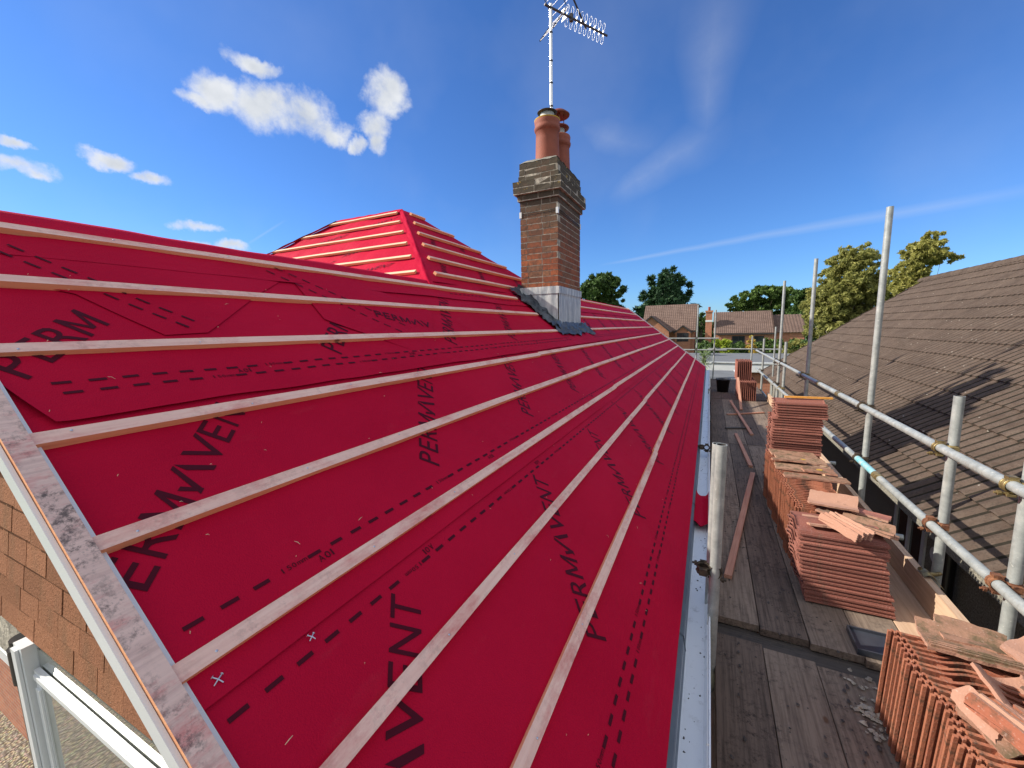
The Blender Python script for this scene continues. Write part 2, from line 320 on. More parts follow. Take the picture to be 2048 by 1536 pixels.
def b_grass(t, p, v):
    a = tnoise(t, v, .25, 6); d = tnoise(t, v, 9, 5)
    c = ramp(t, a, [(.35, (.045, .085, .018)), (.65, (.09, .17, .03))]); c = tmix(t, ramp(t, d, [(.4, (0,)*3), (.7, (.5,)*3)]), c, (.03, .055, .012)); setc(t, p, c)
M_grass = mat('grass', (.07, .13, .03), .95, build=b_grass, bump=0)
M_lawn = mat('mown_lawn', (.16, .30, .035), .95, col2=(.11, .22, .03), vscale=1.5)
M_felt = mat('grey_roof_felt', (.17, .175, .18), .85, var=.2, vscale=2)
M_paving = mat('dark_paving', (.09, .088, .08), .9, var=.3, vscale=2)
M_cord = mat('white_cord', (.8, .8, .78), .7)
M_nail = mat('galvanised_nail', (.62, .66, .74), .35, metal=.5)
M_bark = mat('bark', (.10, .075, .05), .95, var=.5, vscale=6)
M_birchbark = mat('birch_bark', (.38, .34, .27), .9, var=.5, vscale=7)
def leafmat(name, c0, c1, c2, tr=.25):
    def b(t, p, v):
        g = t.nodes.new('ShaderNodeNewGeometry'); n = tnoise(t, v, .7, 3)
        m = t.nodes.new('ShaderNodeMath'); m.operation = 'MULTIPLY_ADD'; t.links.new(g.outputs['Random Per Island'], m.inputs[0]); m.inputs[1].default_value = .6
        s = t.nodes.new('ShaderNodeMath'); s.operation = 'MULTIPLY'; t.links.new(n, s.inputs[0]); s.inputs[1].default_value = .4; t.links.new(s.outputs[0], m.inputs[2])
        c = ramp(t, m.outputs[0], [(.15, c0), (.5, c1), (.85, c2)]); setc(t, p, c)
        p.inputs['Subsurface Weight'].default_value = 0
        tl = t.nodes.new('ShaderNodeBsdfTranslucent'); t.links.new(c, tl.inputs['Color'])
        ms = t.nodes.new('ShaderNodeMixShader'); ms.inputs[0].default_value = tr
        o = t.nodes['Material Output']; t.links.new(p.outputs[0], ms.inputs[1]); t.links.new(tl.outputs[0], ms.inputs[2]); t.links.new(ms.outputs[0], o.inputs[0])
    return mat(name, c1, .6, spec=.3, build=b)
M_leaf_dark = leafmat('dark_oak_leaves', (0.028, 0.059, 0.019), (0.062, 0.116, 0.028), (0.116, 0.186, 0.046))
M_leaf_con = leafmat('conifer_needles', (0.016, 0.043, 0.022), (0.034, 0.085, 0.034), (0.078, 0.147, 0.054), .1)
M_leaf_oak = leafmat('broad_oak_leaves', (0.046, 0.085, 0.019), (0.109, 0.178, 0.039), (0.186, 0.279, 0.062))
M_leaf_wil = leafmat('willow_leaves', (.17, .18, .05), (.32, .32, .09), (.50, .47, .15), .4)
M_leaf_yel = leafmat('yellowing_leaves', (.19, .20, .05), (.38, .36, .09), (.54, .50, .17), .4)
M_leaf_yg = leafmat('yellow_green_leaves', (0.139, 0.217, 0.019), (0.372, 0.465, 0.046), (0.600, 0.600, 0.093), .35)
M_leaf_or = leafmat('orange_leaves', (0.310, 0.202, 0.031), (0.600, 0.403, 0.078), (0.600, 0.542, 0.139), .35)
M_leaf_hedge = leafmat('hedge_leaves', (0.039, 0.078, 0.019), (0.085, 0.139, 0.034), (0.155, 0.232, 0.062))
M_leaf_palm = leafmat('palm_blades', (0.155, 0.232, 0.109), (0.310, 0.403, 0.186), (0.512, 0.589, 0.310), .3)

# ------------------------------------------------------------------ mesh builder and object helpers
class MB:
    def __init__(s): s.v = []; s.f = []; s.m = []; s.sm = []
    def add(s, vs, fs, m=0, sm=False):
        o = len(s.v); s.v += [tuple(x) for x in vs]; s.f += [tuple(i+o for i in f) for f in fs]; s.m += [m]*len(fs); s.sm += [sm]*len(fs)
    def quad(s, a, b, c, d, m=0): s.add([a, b, c, d], [(0, 1, 2, 3)], m)
    def hexa(s, p, m=0, mt=None):
        # p: 8 points, bottom ring 0-3, top ring 4-7
        fs = [(3, 2, 1, 0), (4, 5, 6, 7), (0, 1, 5, 4), (1, 2, 6, 5), (2, 3, 7, 6), (3, 0, 4, 7)]
        o = len(s.v); s.v += [tuple(x) for x in p]
        for i, f in enumerate(fs): s.f.append(tuple(k+o for k in f)); s.m.append(mt[i] if mt else m); s.sm.append(False)
    def box(s, a, b, m=0, mt=None, jit=0):
        x0, y0, z0 = a; x1, y1, z1 = b
        p = [(x0, y0, z0), (x1, y0, z0), (x1, y1, z0), (x0, y1, z0), (x0, y0, z1), (x1, y0, z1), (x1, y1, z1), (x0, y1, z1)]
        if jit: p = [tuple(c+random.uniform(-jit, jit) for c in q) for q in p]
        s.hexa(p, m, mt)
    def bar(s, p0, p1, w, h, upv=(0, 0, 1), m=0):
        p0 = Vector(p0); p1 = Vector(p1); d = (p1-p0).normalized(); r = d.cross(Vector(upv)).normalized(); u = r.cross(d)
        q = []
        for uu in (-h/2, h/2):
            for a, b in ((p0, -1), (p0, 1), (p1, 1), (p1, -1)): q.append(a+r*(b*w/2)+u*uu)
        s.hexa(q, m)
    def tube(s, p0, p1, r, n=12, m=0, r1=None, caps=True, bore=None):
        p0 = Vector(p0); p1 = Vector(p1); d = (p1-p0).normalized(); a = d.orthogonal().normalized(); b = d.cross(a)
        r1 = r if r1 is None else r1; vs = []
        for P, rr in ((p0, r), (p1, r1)):
            for i in range(n): t = 2*pi*i/n; vs.append(P+a*(rr*cos(t))+b*(rr*sin(t)))
        s.add(vs, [(i, (i+1) % n, n+(i+1) % n, n+i) for i in range(n)], m, True)
        if caps and bore is None:
            s.add(vs[:n], [tuple(range(n-1, -1, -1))], m); s.add(vs[n:], [tuple(range(n))], m)
        if bore is not None:   # open tube ends: rim ring and a dark bore
            for P, sg in ((p0, 1), (p1, -1)):
                ri = r*.86; ro = []; rn = []; rb = []
                for i in range(n):
                    t = 2*pi*i/n; e = a*cos(t)+b*sin(t); ro.append(P+e*r); rn.append(P+e*ri); rb.append(P+e*ri+d*(sg*.12))
                s.add(ro+rn, [(i, (i+1) % n, n+(i+1) % n, n+i) for i in range(n)], m)
                s.add(rn+rb, [(i, (i+1) % n, n+(i+1) % n, n+i) for i in range(n)], bore, True)
                s.add(rb, [tuple(range(n))], bore)
    def path(s, pts, r, n=8, m=0, closed=False, rs=None):
        pts = [Vector(p) for p in pts]; k = len(pts); vs = []; prev = None
        for i, P in enumerate(pts):
            if closed: d = pts[(i+1) % k]-pts[i-1]
            else: d = pts[min(i+1, k-1)]-pts[max(i-1, 0)]
            d.normalize()
            if prev is None: a = d.orthogonal().normalized()
            else: a = (prev-d*prev.dot(d)); a = a.normalized() if a.length > 1e-6 else d.orthogonal().normalized()
            prev = a; b = d.cross(a); rr = rs[i] if rs else r
            for j in range(n): t = 2*pi*j/n; vs.append(P+a*(rr*cos(t))+b*(rr*sin(t)))
        fs = []
        for i in range(k if closed else k-1):
            for j in range(n): i2 = (i+1) % k; fs.append((i*n+j, i*n+(j+1) % n, i2*n+(j+1) % n, i2*n+j))
        s.add(vs, fs, m, True)
        if not closed: s.add(vs[:n], [tuple(range(n-1, -1, -1))], m); s.add(vs[-n:], [tuple(range(n))], m)
    def lathe(s, c, prof, n=24, m=0, ax=(0, 0, 1), sm=True):
        c = Vector(c); d = Vector(ax).normalized(); a = d.orthogonal().normalized(); b = d.cross(a); vs = []
        for r, z in prof:
            for i in range(n): t = 2*pi*i/n; vs.append(c+a*(r*cos(t))+b*(r*sin(t))+d*z)
        k = len(prof)
        s.add(vs, [(i*n+j, i*n+(j+1) % n, (i+1)*n+(j+1) % n, (i+1)*n+j) for i in range(k-1) for j in range(n)], m, sm)
    def grid(s, fn, nu, nv, m=0, sm=True):
        vs = [fn(i/nu, j/nv) for j in range(nv+1) for i in range(nu+1)]
        s.add(vs, [(j*(nu+1)+i, j*(nu+1)+i+1, (j+1)*(nu+1)+i+1, (j+1)*(nu+1)+i) for j in range(nv) for i in range(nu)], m, sm)
    def slab(s, poly, off, m=0, mside=None, sm=False):   # prism: polygon poly swept by vector off
        n = len(poly); off = Vector(off); a = [Vector(p) for p in poly]; b = [p+off for p in a]
        s.add(a, [tuple(range(n-1, -1, -1))], m); s.add(b, [tuple(range(n))], m)
        s.add(a+b, [(i, (i+1) % n, n+(i+1) % n, n+i) for i in range(n)], m if mside is None else mside, sm)
    def build(s, name, mats, parent=None):
        me = bpy.data.meshes.new(name); me.from_pydata(s.v, [], s.f)
        for x in (mats if isinstance(mats, (list, tuple)) else [mats]): me.materials.append(x)
        me.polygons.foreach_set('material_index', s.m); me.polygons.foreach_set('use_smooth', s.sm); me.update()
        o = bpy.data.objects.new(name, me); C.objects.link(o)
        if parent: o.parent = parent; o.matrix_parent_inverse = Matrix.Identity(4); 
        if parent and parent.type == 'EMPTY': o.location = -parent.location
        return o
def tag(o, label=None, cat=None, group=None, kind=None):
    for k, v in (('label', label), ('category', cat), ('group', group), ('kind', kind)):
        if v: o[k] = v
    return o
def empty(name, loc, label, cat, group=None):
    o = bpy.data.objects.new(name, None); C.objects.link(o); o.location = loc; o.empty_display_size = .2
    return tag(o, label, cat, group)
def smooth_fix(o, ang=40):
    pass
def nz(x, y, z=0.0): return noise.noise(Vector((x, y, z)))

# ------------------------------------------------------------------ setting: ground
GZ = -6.3
b = MB(); b.quad((-600, -500, GZ), (600, -500, GZ), (600, 900, GZ), (-600, 900, GZ)); tag(b.build('ground', M_grass), kind='structure')
b = MB(); b.quad((-16, -12, GZ+.004), (2.4, -12, GZ+.004), (2.4, 14.6, GZ+.004), (-16, 14.6, GZ+.004)); tag(b.build('gravel', M_gravel), kind='structure')
b = MB(); b.quad((.9, 14.7, GZ+.008), (9, 14.7, GZ+.008), (9, 23.5, GZ+.008), (.9, 23.5, GZ+.008)); tag(b.build('lawn', M_lawn), kind='structure')

# ------------------------------------------------------------------ the house being re-roofed
TH = radians(38); U = Vector((-cos(TH), 0, sin(TH))); NR = Vector((sin(TH), 0, cos(TH))); E0 = Vector((-.0688, 0, -1.3422))
def RP(Y, s, n=0.0): 
    p = E0 + U*s + NR*n; return Vector((p.x, Y, p.z))
Y0, Y1 = .352, 14.6; RIDGE = 2.95
house = empty('house', (-2.4, .4, GZ), 'red brick house with its roof stripped to bright red felt and bare wooden battens', 'house')
def wrinkle(Y, s, amp=.004): return amp*nz(Y*1.7, s*2.1, 3) + amp*.5*nz(Y*5.0, s*4.0, 9)
# printed lettering, as flat ink lying on the felt
def _bars(bars):
    vs, fs = [], []
    for b_ in bars: fs.append(tuple(range(len(vs), len(vs)+4))); vs += b_
    return vs, fs
_glyph = {'M': _bars([[(0, 0), (.16, 0), (.16, 1), (0, 1)], [(.161, 1), (.161, .72), (.42, .16), (.5, .30)], [(.5, .30), (.42, .16), (.58, .16), (.839, .72)], [(.5, .301), (.839, .721), (.839, 1), (.5, .31)], [(.84, 0), (1, 0), (1, 1), (.84, 1)]]),
          'Λ': _bars([[(0, 0), (.17, 0), (.56, 1), (.43, 1)], [(.83, 0), (1, 0), (.60, 1), (.561, .64)]])}
def glyph(ch):
    if ch not in _glyph:
        cu = bpy.data.curves.new('g', 'FONT'); cu.body = ch; cu.size = 1; cu.offset = .002; cu.resolution_u = 3
        o = bpy.data.objects.new('g', cu); C.objects.link(o); dg = bpy.context.evaluated_depsgraph_get(); dg.update()
        me = o.evaluated_get(dg).to_mesh(); vs = [(v.co.x, v.co.y) for v in me.vertices]; fs = [tuple(p.vertices) for p in me.polygons]
        x0 = min(v[0] for v in vs); x1 = max(v[0] for v in vs); y0 = min(v[1] for v in vs); y1 = max(v[1] for v in vs)
        o.evaluated_get(dg).to_mesh_clear(); bpy.data.objects.remove(o); bpy.data.curves.remove(cu)
        _glyph[ch] = ([((x-x0)/(x1-x0), (y-y0)/(y1-y0)) for x, y in vs], fs)
    return _glyph[ch]
def put(bm, ch, x, w, hgt, fn, shear=.12, ybase=0):
    vs, fs = glyph(ch); bm.add([fn(x+u*w+(v*hgt)*shear, ybase+v*hgt) for u, v in vs], fs, 1)
WORD = [('P', 0, .062), ('E', .083, .060), ('R', .163, .070), ('M', .245, .092), ('Λ', .362, .112), ('V', .470, .100), ('E', .575, .060), ('N', .655, .076), ('T', .745, .070)]
def word(bm, fn, upto=9, frm=0, sc=1.0, h=.094):
    for i, (ch, x, w) in enumerate(WORD):
        if i < frm or i >= upto: continue
        put(bm, ch, x*sc, w*sc, h*sc, fn)
        if ch == 'Λ':   # the small extra stroke inside the mark
            q = [(.350, .052), (.366, .052), (.384, .0), (.372, -.0)]
            bm.add([fn((a+.012*b/.094)*sc, b*sc) for a, b in q][::-1], [(0, 1, 2, 3)], 1)
R2 = 1/sqrt(2)
def diag(Yb, sb, mp, n): # text frame running at 45 degrees up the slope, letters standing to the left
    return lambda x, y: mp(Yb + (x-y)*R2, sb + (x+y)*R2, n)
def flat(Yb, sb, mp, n, flip=False):
    if flip: return lambda x, y: mp(Yb - x, sb - y, n)
    return lambda x, y: mp(Yb + x, sb + y, n)
def dashes(bm, s, mp, n, Ya, Yb, flip=False, period=.0755, ln=.040, h=.0105, every=9, code='150mm', ph=0, lab='A01', lsgn=-1, leave=None):
    k = 0; y = Ya
    while y < Yb:
        k += 1
        if leave and leave(y): y += period; continue
        if (k+ph) % every == 0 and y < 6:
            w = len(code)*.0135; x0 = y-.02
            for i, ch in enumerate(code):
                ww = {'m': .013, '1': .0035}.get(ch, .0105)
                hh = .014 if ch != 'm' else .010
                put(bm, ch, i*.0145, ww, hh, flat(x0+(w if flip else 0), s+(.007 if flip else -.005), mp, n, flip), 0)
            y += period; continue
        bm.add([mp(y-ln/2, s-h/2, n), mp(y+ln/2, s-h/2, n), mp(y+ln/2, s+h/2, n), mp(y-ln/2, s+h/2, n)], [(0, 1, 2, 3)], 1)
        if lab and (k+ph+3) % 13 == 0 and y < 6:
            for i, ch in enumerate(lab):
                put(bm, ch, i*.021, .016 if ch != '1' else .005, .021, flat(y+(.06 if flip else 0), s+lsgn*.022-(0 if flip else .010)+(.01 if flip else 0), mp, n, flip), 0)
        y += period
def under_chimney(Y, s): return 4.95 < Y < 6.35 and s > 2.0
def sheet(sA, sB, lift, yA=Y0, yB=Y1, amp=.004, nY=260, nS=18, low=None):
    bm = MB()
    def f(u, v):
        Y = yA+(yB-yA)*(u**1.6); s = sA+(sB-sA)*v
        n = lift*max(0.0, 1-v*2.2)+.001*lift + wrinkle(Y, s, amp)+ (low(Y, v) if low else 0)
        return RP(Y, s, n)
    bm.grid(f, nY, nS); return bm
def hgt(lift, sA, sB, amp):
    def mp(Y, s, n):
        v = (s-sA)/(sB-sA); return RP(Y, s, n + lift*max(0.0, 1-v*2.2) + wrinkle(Y, s, amp))
    return mp
# lowest course
b1 = sheet(-.004, 1.03, .0, amp=.004); mp = hgt(0, -.004, 1.03, .004)
for k in range(-1, 13):
    Yb = 1.375+1.065*k; fr = 0
    if k == -1: fr = 4
    word(b1, diag(Yb, .292, mp, .0018), frm=fr)
dashes(b1, .205, mp, .0018, .52, 14.5, ph=2, code='150mm', lab='')
dashes(b1, .165, mp, .0018, .50, 14.5, ph=4, code='100mm', lab='')
dashes(b1, .955, mp, .0018, .40, 14.5, flip=True, ph=1, lsgn=1)
b1.build('roofing_membrane', [M_mem, M_ink], house)
# second course
b2 = sheet(1.0, 1.86, .007, amp=.005); mp = hgt(.007, 1.0, 1.86, .005)
for k in range(-1, 13):
    Yb = 1.385+1.062*k
    if k == -1: word(b2, diag(Yb, 1.225, mp, .0018), frm=1, upto=8)
    else: word(b2, diag(Yb, 1.225, mp, .0018))
dashes(b2, 1.165, mp, .0018, .415, 14.5, ph=5)
b2.build('roofing_membrane', [M_mem, M_ink], house)
# third course, its near lower corner cut away and curling up
def curl(Y, v):
    d = max(0.0, .62-(Y-Y0)/.16)*max(0.0, 1-v*3.2); return .05*d*d
b3 = MB()
def f3(u, v):
    y_start = Y0 + .052*max(0.0, 1-v*4.6)**1.25
    Y = y_start+(Y1-y_start)*(u**1.6); s = 1.825+(2.68-1.825)*v + .012*max(0, 1-v*3)*nz(Y*3, 1)
    return RP(Y, s, .012*max(0.0, 1-v*2.2)+wrinkle(Y, s, .006)+curl(Y, v))
b3.grid(f3, 260, 18)
def mp3(Y, s, n):
    v = (s-1.825)/.855; return RP(Y, s, n+.012*max(0.0, 1-v*2.2)+wrinkle(Y, s, .006)+curl(Y, v))
for k in range(0, 13):
    Yb = .405+1.035*k
    if 4.3 < Yb < 6.3: continue
    word(b3, diag(Yb, 1.995, mp3, .002), upto=4 if k == 0 else 9, sc=1.08)
dashes(b3, 1.972, mp3, .002, .46, 14.5, ph=0, lab='', leave=lambda y: 5.05 < y < 6.2)
dashes(b3, 1.928, mp3, .002, .47, 14.5, ph=3, lsgn=1, leave=lambda y: 5.05 < y < 6.2)
bu = MB(); bu.grid(lambda u, v: RP(Y0+.001+.6*u, 1.80+.55*v, -.006), 4, 4); bu.build('roofing_membrane', M_mem, house)
b3.build('roofing_membrane', [M_mem, M_ink], house)
# top course to the ridge, rolled over it
b4 = MB()
def top_s(Y):
    if Y < 6.9: return 2.955+.008*nz(Y*2, 7)
    return 2.955+min(1, (Y-6.9)/.8)*.27+.012*nz(Y*1.3, 7)
def f4(u, v):
    Y = Y0+(Y1-Y0)*(u**1.4); tS = top_s(Y); s = 2.64+(tS-2.64)*min(1, v/.72)
    n = .010*max(0.0, 1-v*2.5)+wrinkle(Y, s, .009)
    p = RP(Y, s, n)
    if v > .72: w = (v-.72)/.28; p = p+Vector((-cos(TH)*.9*w*.5, 0, .012*sin(w*pi)-sin(TH)*.42*w*w))
    return p
b4.grid(f4, 240, 22)
def mp4(Y, s, n): return RP(Y, s, n+wrinkle(Y, s, .009)+.011)
for k in range(0, 13):
    Yb = .95+1.06*k
    if Yb > 6.5: word(b4, diag(Yb, 2.72, lambda Y, s, n: RP(Y, min(s, top_s(Y)-.01), n+wrinkle(Y, s, .009)+.005), .002), upto=2)
dashes(b4, 2.74, mp4, -.002, 3.3, 4.9, code='', every=999, lab='')
b4.build('roofing_membrane', [M_mem, M_ink], house)
# rear slope, seen only from other positions
b = MB()
RX = -2.393
def fr(u, v):
    Y = Y0+(Y1-Y0)*u; r = RP(Y, top_s(Y), -.012); return Vector((r.x-.02-v*2.45, Y, r.z-.015-v*2.45*tan(TH)+.006*nz(Y*2, v*5)))
b.grid(fr, 160, 12); b.build('rear_membrane', M_mem, house)
# patches of offcut felt lapped diagonally on the upper slope
def patch(pts, rows, wordpos=None, lift=.007):
    bm = MB(); pp = [Vector((p[0], p[1])) for p in pts]
    cx = sum(p.x for p in pp)/len(pp); cy = sum(p.y for p in pp)/len(pp)
    mp = lambda Y, s, n: RP(Y, s, n+lift+wrinkle(Y, s, .008))
    # subdivided edges so the patch follows the felt beneath
    edge = []
    for i in range(len(pp)):
        a, c = pp[i], pp[(i+1) % len(pp)]; k = max(2, int((c-a).length/.05))
        for j in range(k): edge.append(a+(c-a)*(j/k))
    ring0 = [mp(p.x, p.y, -.002) for p in edge]; n = len(edge); vs = list(ring0); rings = [1]
    for w in (.8, .6, .4, .2): vs += [mp(cx+(p.x-cx)*w, cy+(p.y-cy)*w, .001) for p in edge]
    vs.append(mp(cx, cy, .001)); fs = []
    for r in range(4):
        for i in range(n): fs.append((r*n+i, r*n+(i+1) % n, (r+1)*n+(i+1) % n, (r+1)*n+i))
    for i in range(n): fs.append((4*n+i, 4*n+(i+1) % n, 5*n))
    bm.add(vs, fs, 0, True)
    for (a, c, per, ln, wd) in rows:
        a = Vector(a); c = Vector(c); d = (c-a); L = d.length; d.normalize(); nn = Vector((-d.y, d.x)); q = 0
        while q < L:
            p = a+d*q; bm.add([mp(*(p+d*(i*ln/2)+nn*(j*wd/2)), .004) for i, j in ((-1, -1), (1, -1), (1, 1), (-1, 1))], [(0, 1, 2, 3)], 1); q += per
    if wordpos:
        a, ang, up_to = wordpos
        word(bm, lambda x, y: mp(a[0]+x*cos(ang)-y*sin(ang), a[1]+x*sin(ang)+y*cos(ang), .004), upto=up_to, sc=.8)
    return bm.build('membrane_patch', [M_mem, M_ink], house)
PX = lambda x, y: (lambda d: (lambda p: (p.y, (p-E0).dot(U)))(d*(-1.1/d.dot(NR))))(px_dir(x, y))
pa = [PX(-60, 545), PX(150, 590), PX(330, 673), PX(415, 668), PX(520, 588), PX(590, 545), PX(430, 505), PX(0, 470)]
def mid(a, c, t): return (a[0]+(c[0]-a[0])*t, a[1]+(c[1]-a[1])*t)
patch(pa, [(PX(7, 509), PX(385, 663), .0755, .045, .009), (PX(31, 499), PX(400, 652), .0755, .045, .009)])
pb = [PX(560, 532), PX(648, 640), PX(838, 708), PX(868, 700), PX(862, 625), PX(700, 560)]
patch(pb, [(PX(540, 547), PX(798, 665), .0755, .045, .009), (PX(556, 541), PX(812, 655), .0755, .045, .009)], (PX(752, 636), -.28, 6), lift=.009)
# cross wing: sunlit face toward the verge, its right face in plane with the main slope
K = Vector((.2719, -.2719, -.2124)); AP = Vector((-3.975, 4.75, 1.690)); AL = Vector((-5.30, 4.75, 1.690))
KL = Vector((-.30, -.2719, -.2124)); NF = Vector((0, -sin(TH), cos(TH)))
def wf(u, v, n=0.0):
    k = v*7.2; r = AP+K*k; l = AL+KL*k; r.x = min(r.x, -2.5)
    p = l.lerp(r, u); return p+NF*(n+.013*nz(p.x*2.2, k*.9, 5)+.008*nz(p.x*6, k*2, 8))
b = MB(); b.grid(lambda u, v: wf(u, v), 60, 60)
def mpw(x, k, n=.003):
    r = AP+K*k; l = AL+KL*k; u = (x-l.x)/(r.x-l.x); return wf(u, k/7.2, n)
def mpw2(X, dn, n=0): return mpw(X, dn/.345, .006)
for (X, dn) in ((-5.25, .78), (-4.55, .45), (-5.6, 1.32), (-4.35, 1.30), (-5.9, 1.85), (-3.75, 1.80), (-4.85, 1.55)):
    word(b, lambda x, y, X=X, dn=dn: mpw2(X+x*.96+y*.2, dn-y*.98-x*.28), frm=3, sc=.8)
b.build('wing_membrane', [M_mem, M_ink], house)
b = MB()   # right face of the wing above the main ridge
def fwr(u, v):
    s = 2.93+(4.925-2.93)*v; k = (4.925-s)/.345; ya = 4.75-.2719*k; yb = 4.98+.335*k
    Y = ya+(yb-ya)*u; return RP(Y, s, .004+.010*nz(Y*2.5, s*2.5, 4))
b.grid(fwr, 60, 40)
def mpr(Y, s, n): return RP(Y, s, .008+.010*nz(Y*2.5, s*2.5, 4))
for Yb, sb in ((3.55, 2.98), (4.45, 3.05), (5.5, 3.02), (4.2, 3.75), (5.0, 3.85)): word(b, diag(Yb, sb, mpr, 0), frm=2, upto=7, sc=.8)
dashes(b, 3.05, mpr, 0, 3.6, 6.3, every=999, lab='')
b.build('wing_membrane', [M_mem, M_ink], house)
b = MB()   # left and rear faces of the wing
bl = AL+KL*7.2; kb = Vector((.2719, .33, -.2124)); APb = Vector((-3.975, 4.98, 1.69)); br = APb+kb*6; blr = Vector((AL.x-1.9, APb.y+2.1, AL.z-1.3))
b.add([AL, bl, blr, Vector((AL.x, APb.y, 1.69))], [(0, 3, 2, 1)]); b.add([Vector((AL.x, APb.y, 1.69)), APb, br, blr], [(0, 3, 2, 1)][:1])
b.add([AP, AL, Vector((AL.x, APb.y, 1.69)), APb], [(0, 1, 2, 3)])
b.build('wing_membrane', M_mem, house)
b = MB()   # felt strip folded over the hip and along the wing's ridge
def hipf(u, v):
    k = v*6.2; p = AP+K*k; a = (u-.5)*2; w = .065
    q = p+Vector((w*a, 0, -abs(w*a)*tan(TH)*.98)) if a > 0 else p+Vector((0, w*a, -abs(w*a)*tan(TH)*.98))
    return q+Vector((0, 0, .022+.008*nz(a*2, k*2.4, 2)))
b.grid(hipf, 8, 60)
b.grid(lambda u, v: (AL+Vector((-.05, 0, 0))).lerp(AP, v)+Vector((0, (u-.5)*.16, .028-abs(u-.5)*.13+.01*nz(v*9, u*3, 1))), 4, 30)
b.grid(lambda u, v: (AL+KL*(v*7))+Vector(((u-.5)*.16, (u-.5)*-.10, .02+.02*nz(v*14, u*3, 1))), 4, 40)
b.build('hip_strip', M_mem, house)
# battens, stained tops toned as if skylit, sides painted orange for warm bounced light
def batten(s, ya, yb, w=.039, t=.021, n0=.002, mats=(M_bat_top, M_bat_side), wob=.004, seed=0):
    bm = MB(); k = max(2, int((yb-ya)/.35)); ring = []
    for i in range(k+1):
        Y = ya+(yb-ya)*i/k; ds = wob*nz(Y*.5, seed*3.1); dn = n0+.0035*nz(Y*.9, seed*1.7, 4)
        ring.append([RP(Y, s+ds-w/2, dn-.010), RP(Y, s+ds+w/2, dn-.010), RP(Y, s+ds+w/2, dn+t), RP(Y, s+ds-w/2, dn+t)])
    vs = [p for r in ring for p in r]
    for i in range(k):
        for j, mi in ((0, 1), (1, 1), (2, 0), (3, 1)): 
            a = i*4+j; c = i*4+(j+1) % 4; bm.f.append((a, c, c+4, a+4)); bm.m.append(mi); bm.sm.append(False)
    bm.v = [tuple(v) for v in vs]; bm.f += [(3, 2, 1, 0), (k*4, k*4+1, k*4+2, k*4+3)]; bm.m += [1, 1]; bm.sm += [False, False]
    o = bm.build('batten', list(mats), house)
    Y = ya+.07
    while Y < min(yb, 2.6):
        nb = MB(); c = RP(Y, s+random.uniform(-.008, .008), n0+t+.0012); nb.lathe(c, [(0.0001, .0012), (.0028, .001), (.0032, -.0008)], 8, 0, NR); Y += .45
        nb.build('nail', M_nail, o)
    return o
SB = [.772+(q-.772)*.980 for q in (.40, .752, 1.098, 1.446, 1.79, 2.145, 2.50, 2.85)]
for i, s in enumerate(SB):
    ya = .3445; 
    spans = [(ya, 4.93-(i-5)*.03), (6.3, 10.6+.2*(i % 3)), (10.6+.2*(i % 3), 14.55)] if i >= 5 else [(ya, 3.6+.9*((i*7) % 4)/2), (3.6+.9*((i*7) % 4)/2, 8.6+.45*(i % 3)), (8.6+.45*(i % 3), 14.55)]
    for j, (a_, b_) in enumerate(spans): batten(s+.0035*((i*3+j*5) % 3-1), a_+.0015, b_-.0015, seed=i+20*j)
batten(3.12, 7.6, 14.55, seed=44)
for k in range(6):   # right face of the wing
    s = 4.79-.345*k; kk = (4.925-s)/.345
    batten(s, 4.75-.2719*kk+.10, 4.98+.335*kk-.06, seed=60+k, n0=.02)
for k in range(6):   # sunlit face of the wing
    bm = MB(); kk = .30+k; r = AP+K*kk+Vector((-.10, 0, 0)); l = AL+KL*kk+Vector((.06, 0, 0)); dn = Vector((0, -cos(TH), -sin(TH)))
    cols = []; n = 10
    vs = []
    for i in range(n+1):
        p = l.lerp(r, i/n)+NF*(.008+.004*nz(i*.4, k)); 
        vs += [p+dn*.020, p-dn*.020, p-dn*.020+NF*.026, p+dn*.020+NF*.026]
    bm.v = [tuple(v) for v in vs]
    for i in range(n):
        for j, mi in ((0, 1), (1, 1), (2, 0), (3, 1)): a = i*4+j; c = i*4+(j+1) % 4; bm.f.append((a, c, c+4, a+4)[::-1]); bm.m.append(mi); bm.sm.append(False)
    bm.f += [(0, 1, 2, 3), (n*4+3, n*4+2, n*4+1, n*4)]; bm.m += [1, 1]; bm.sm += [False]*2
    bm.build('batten', [M_bat_x_top, M_bat_x_side], house)
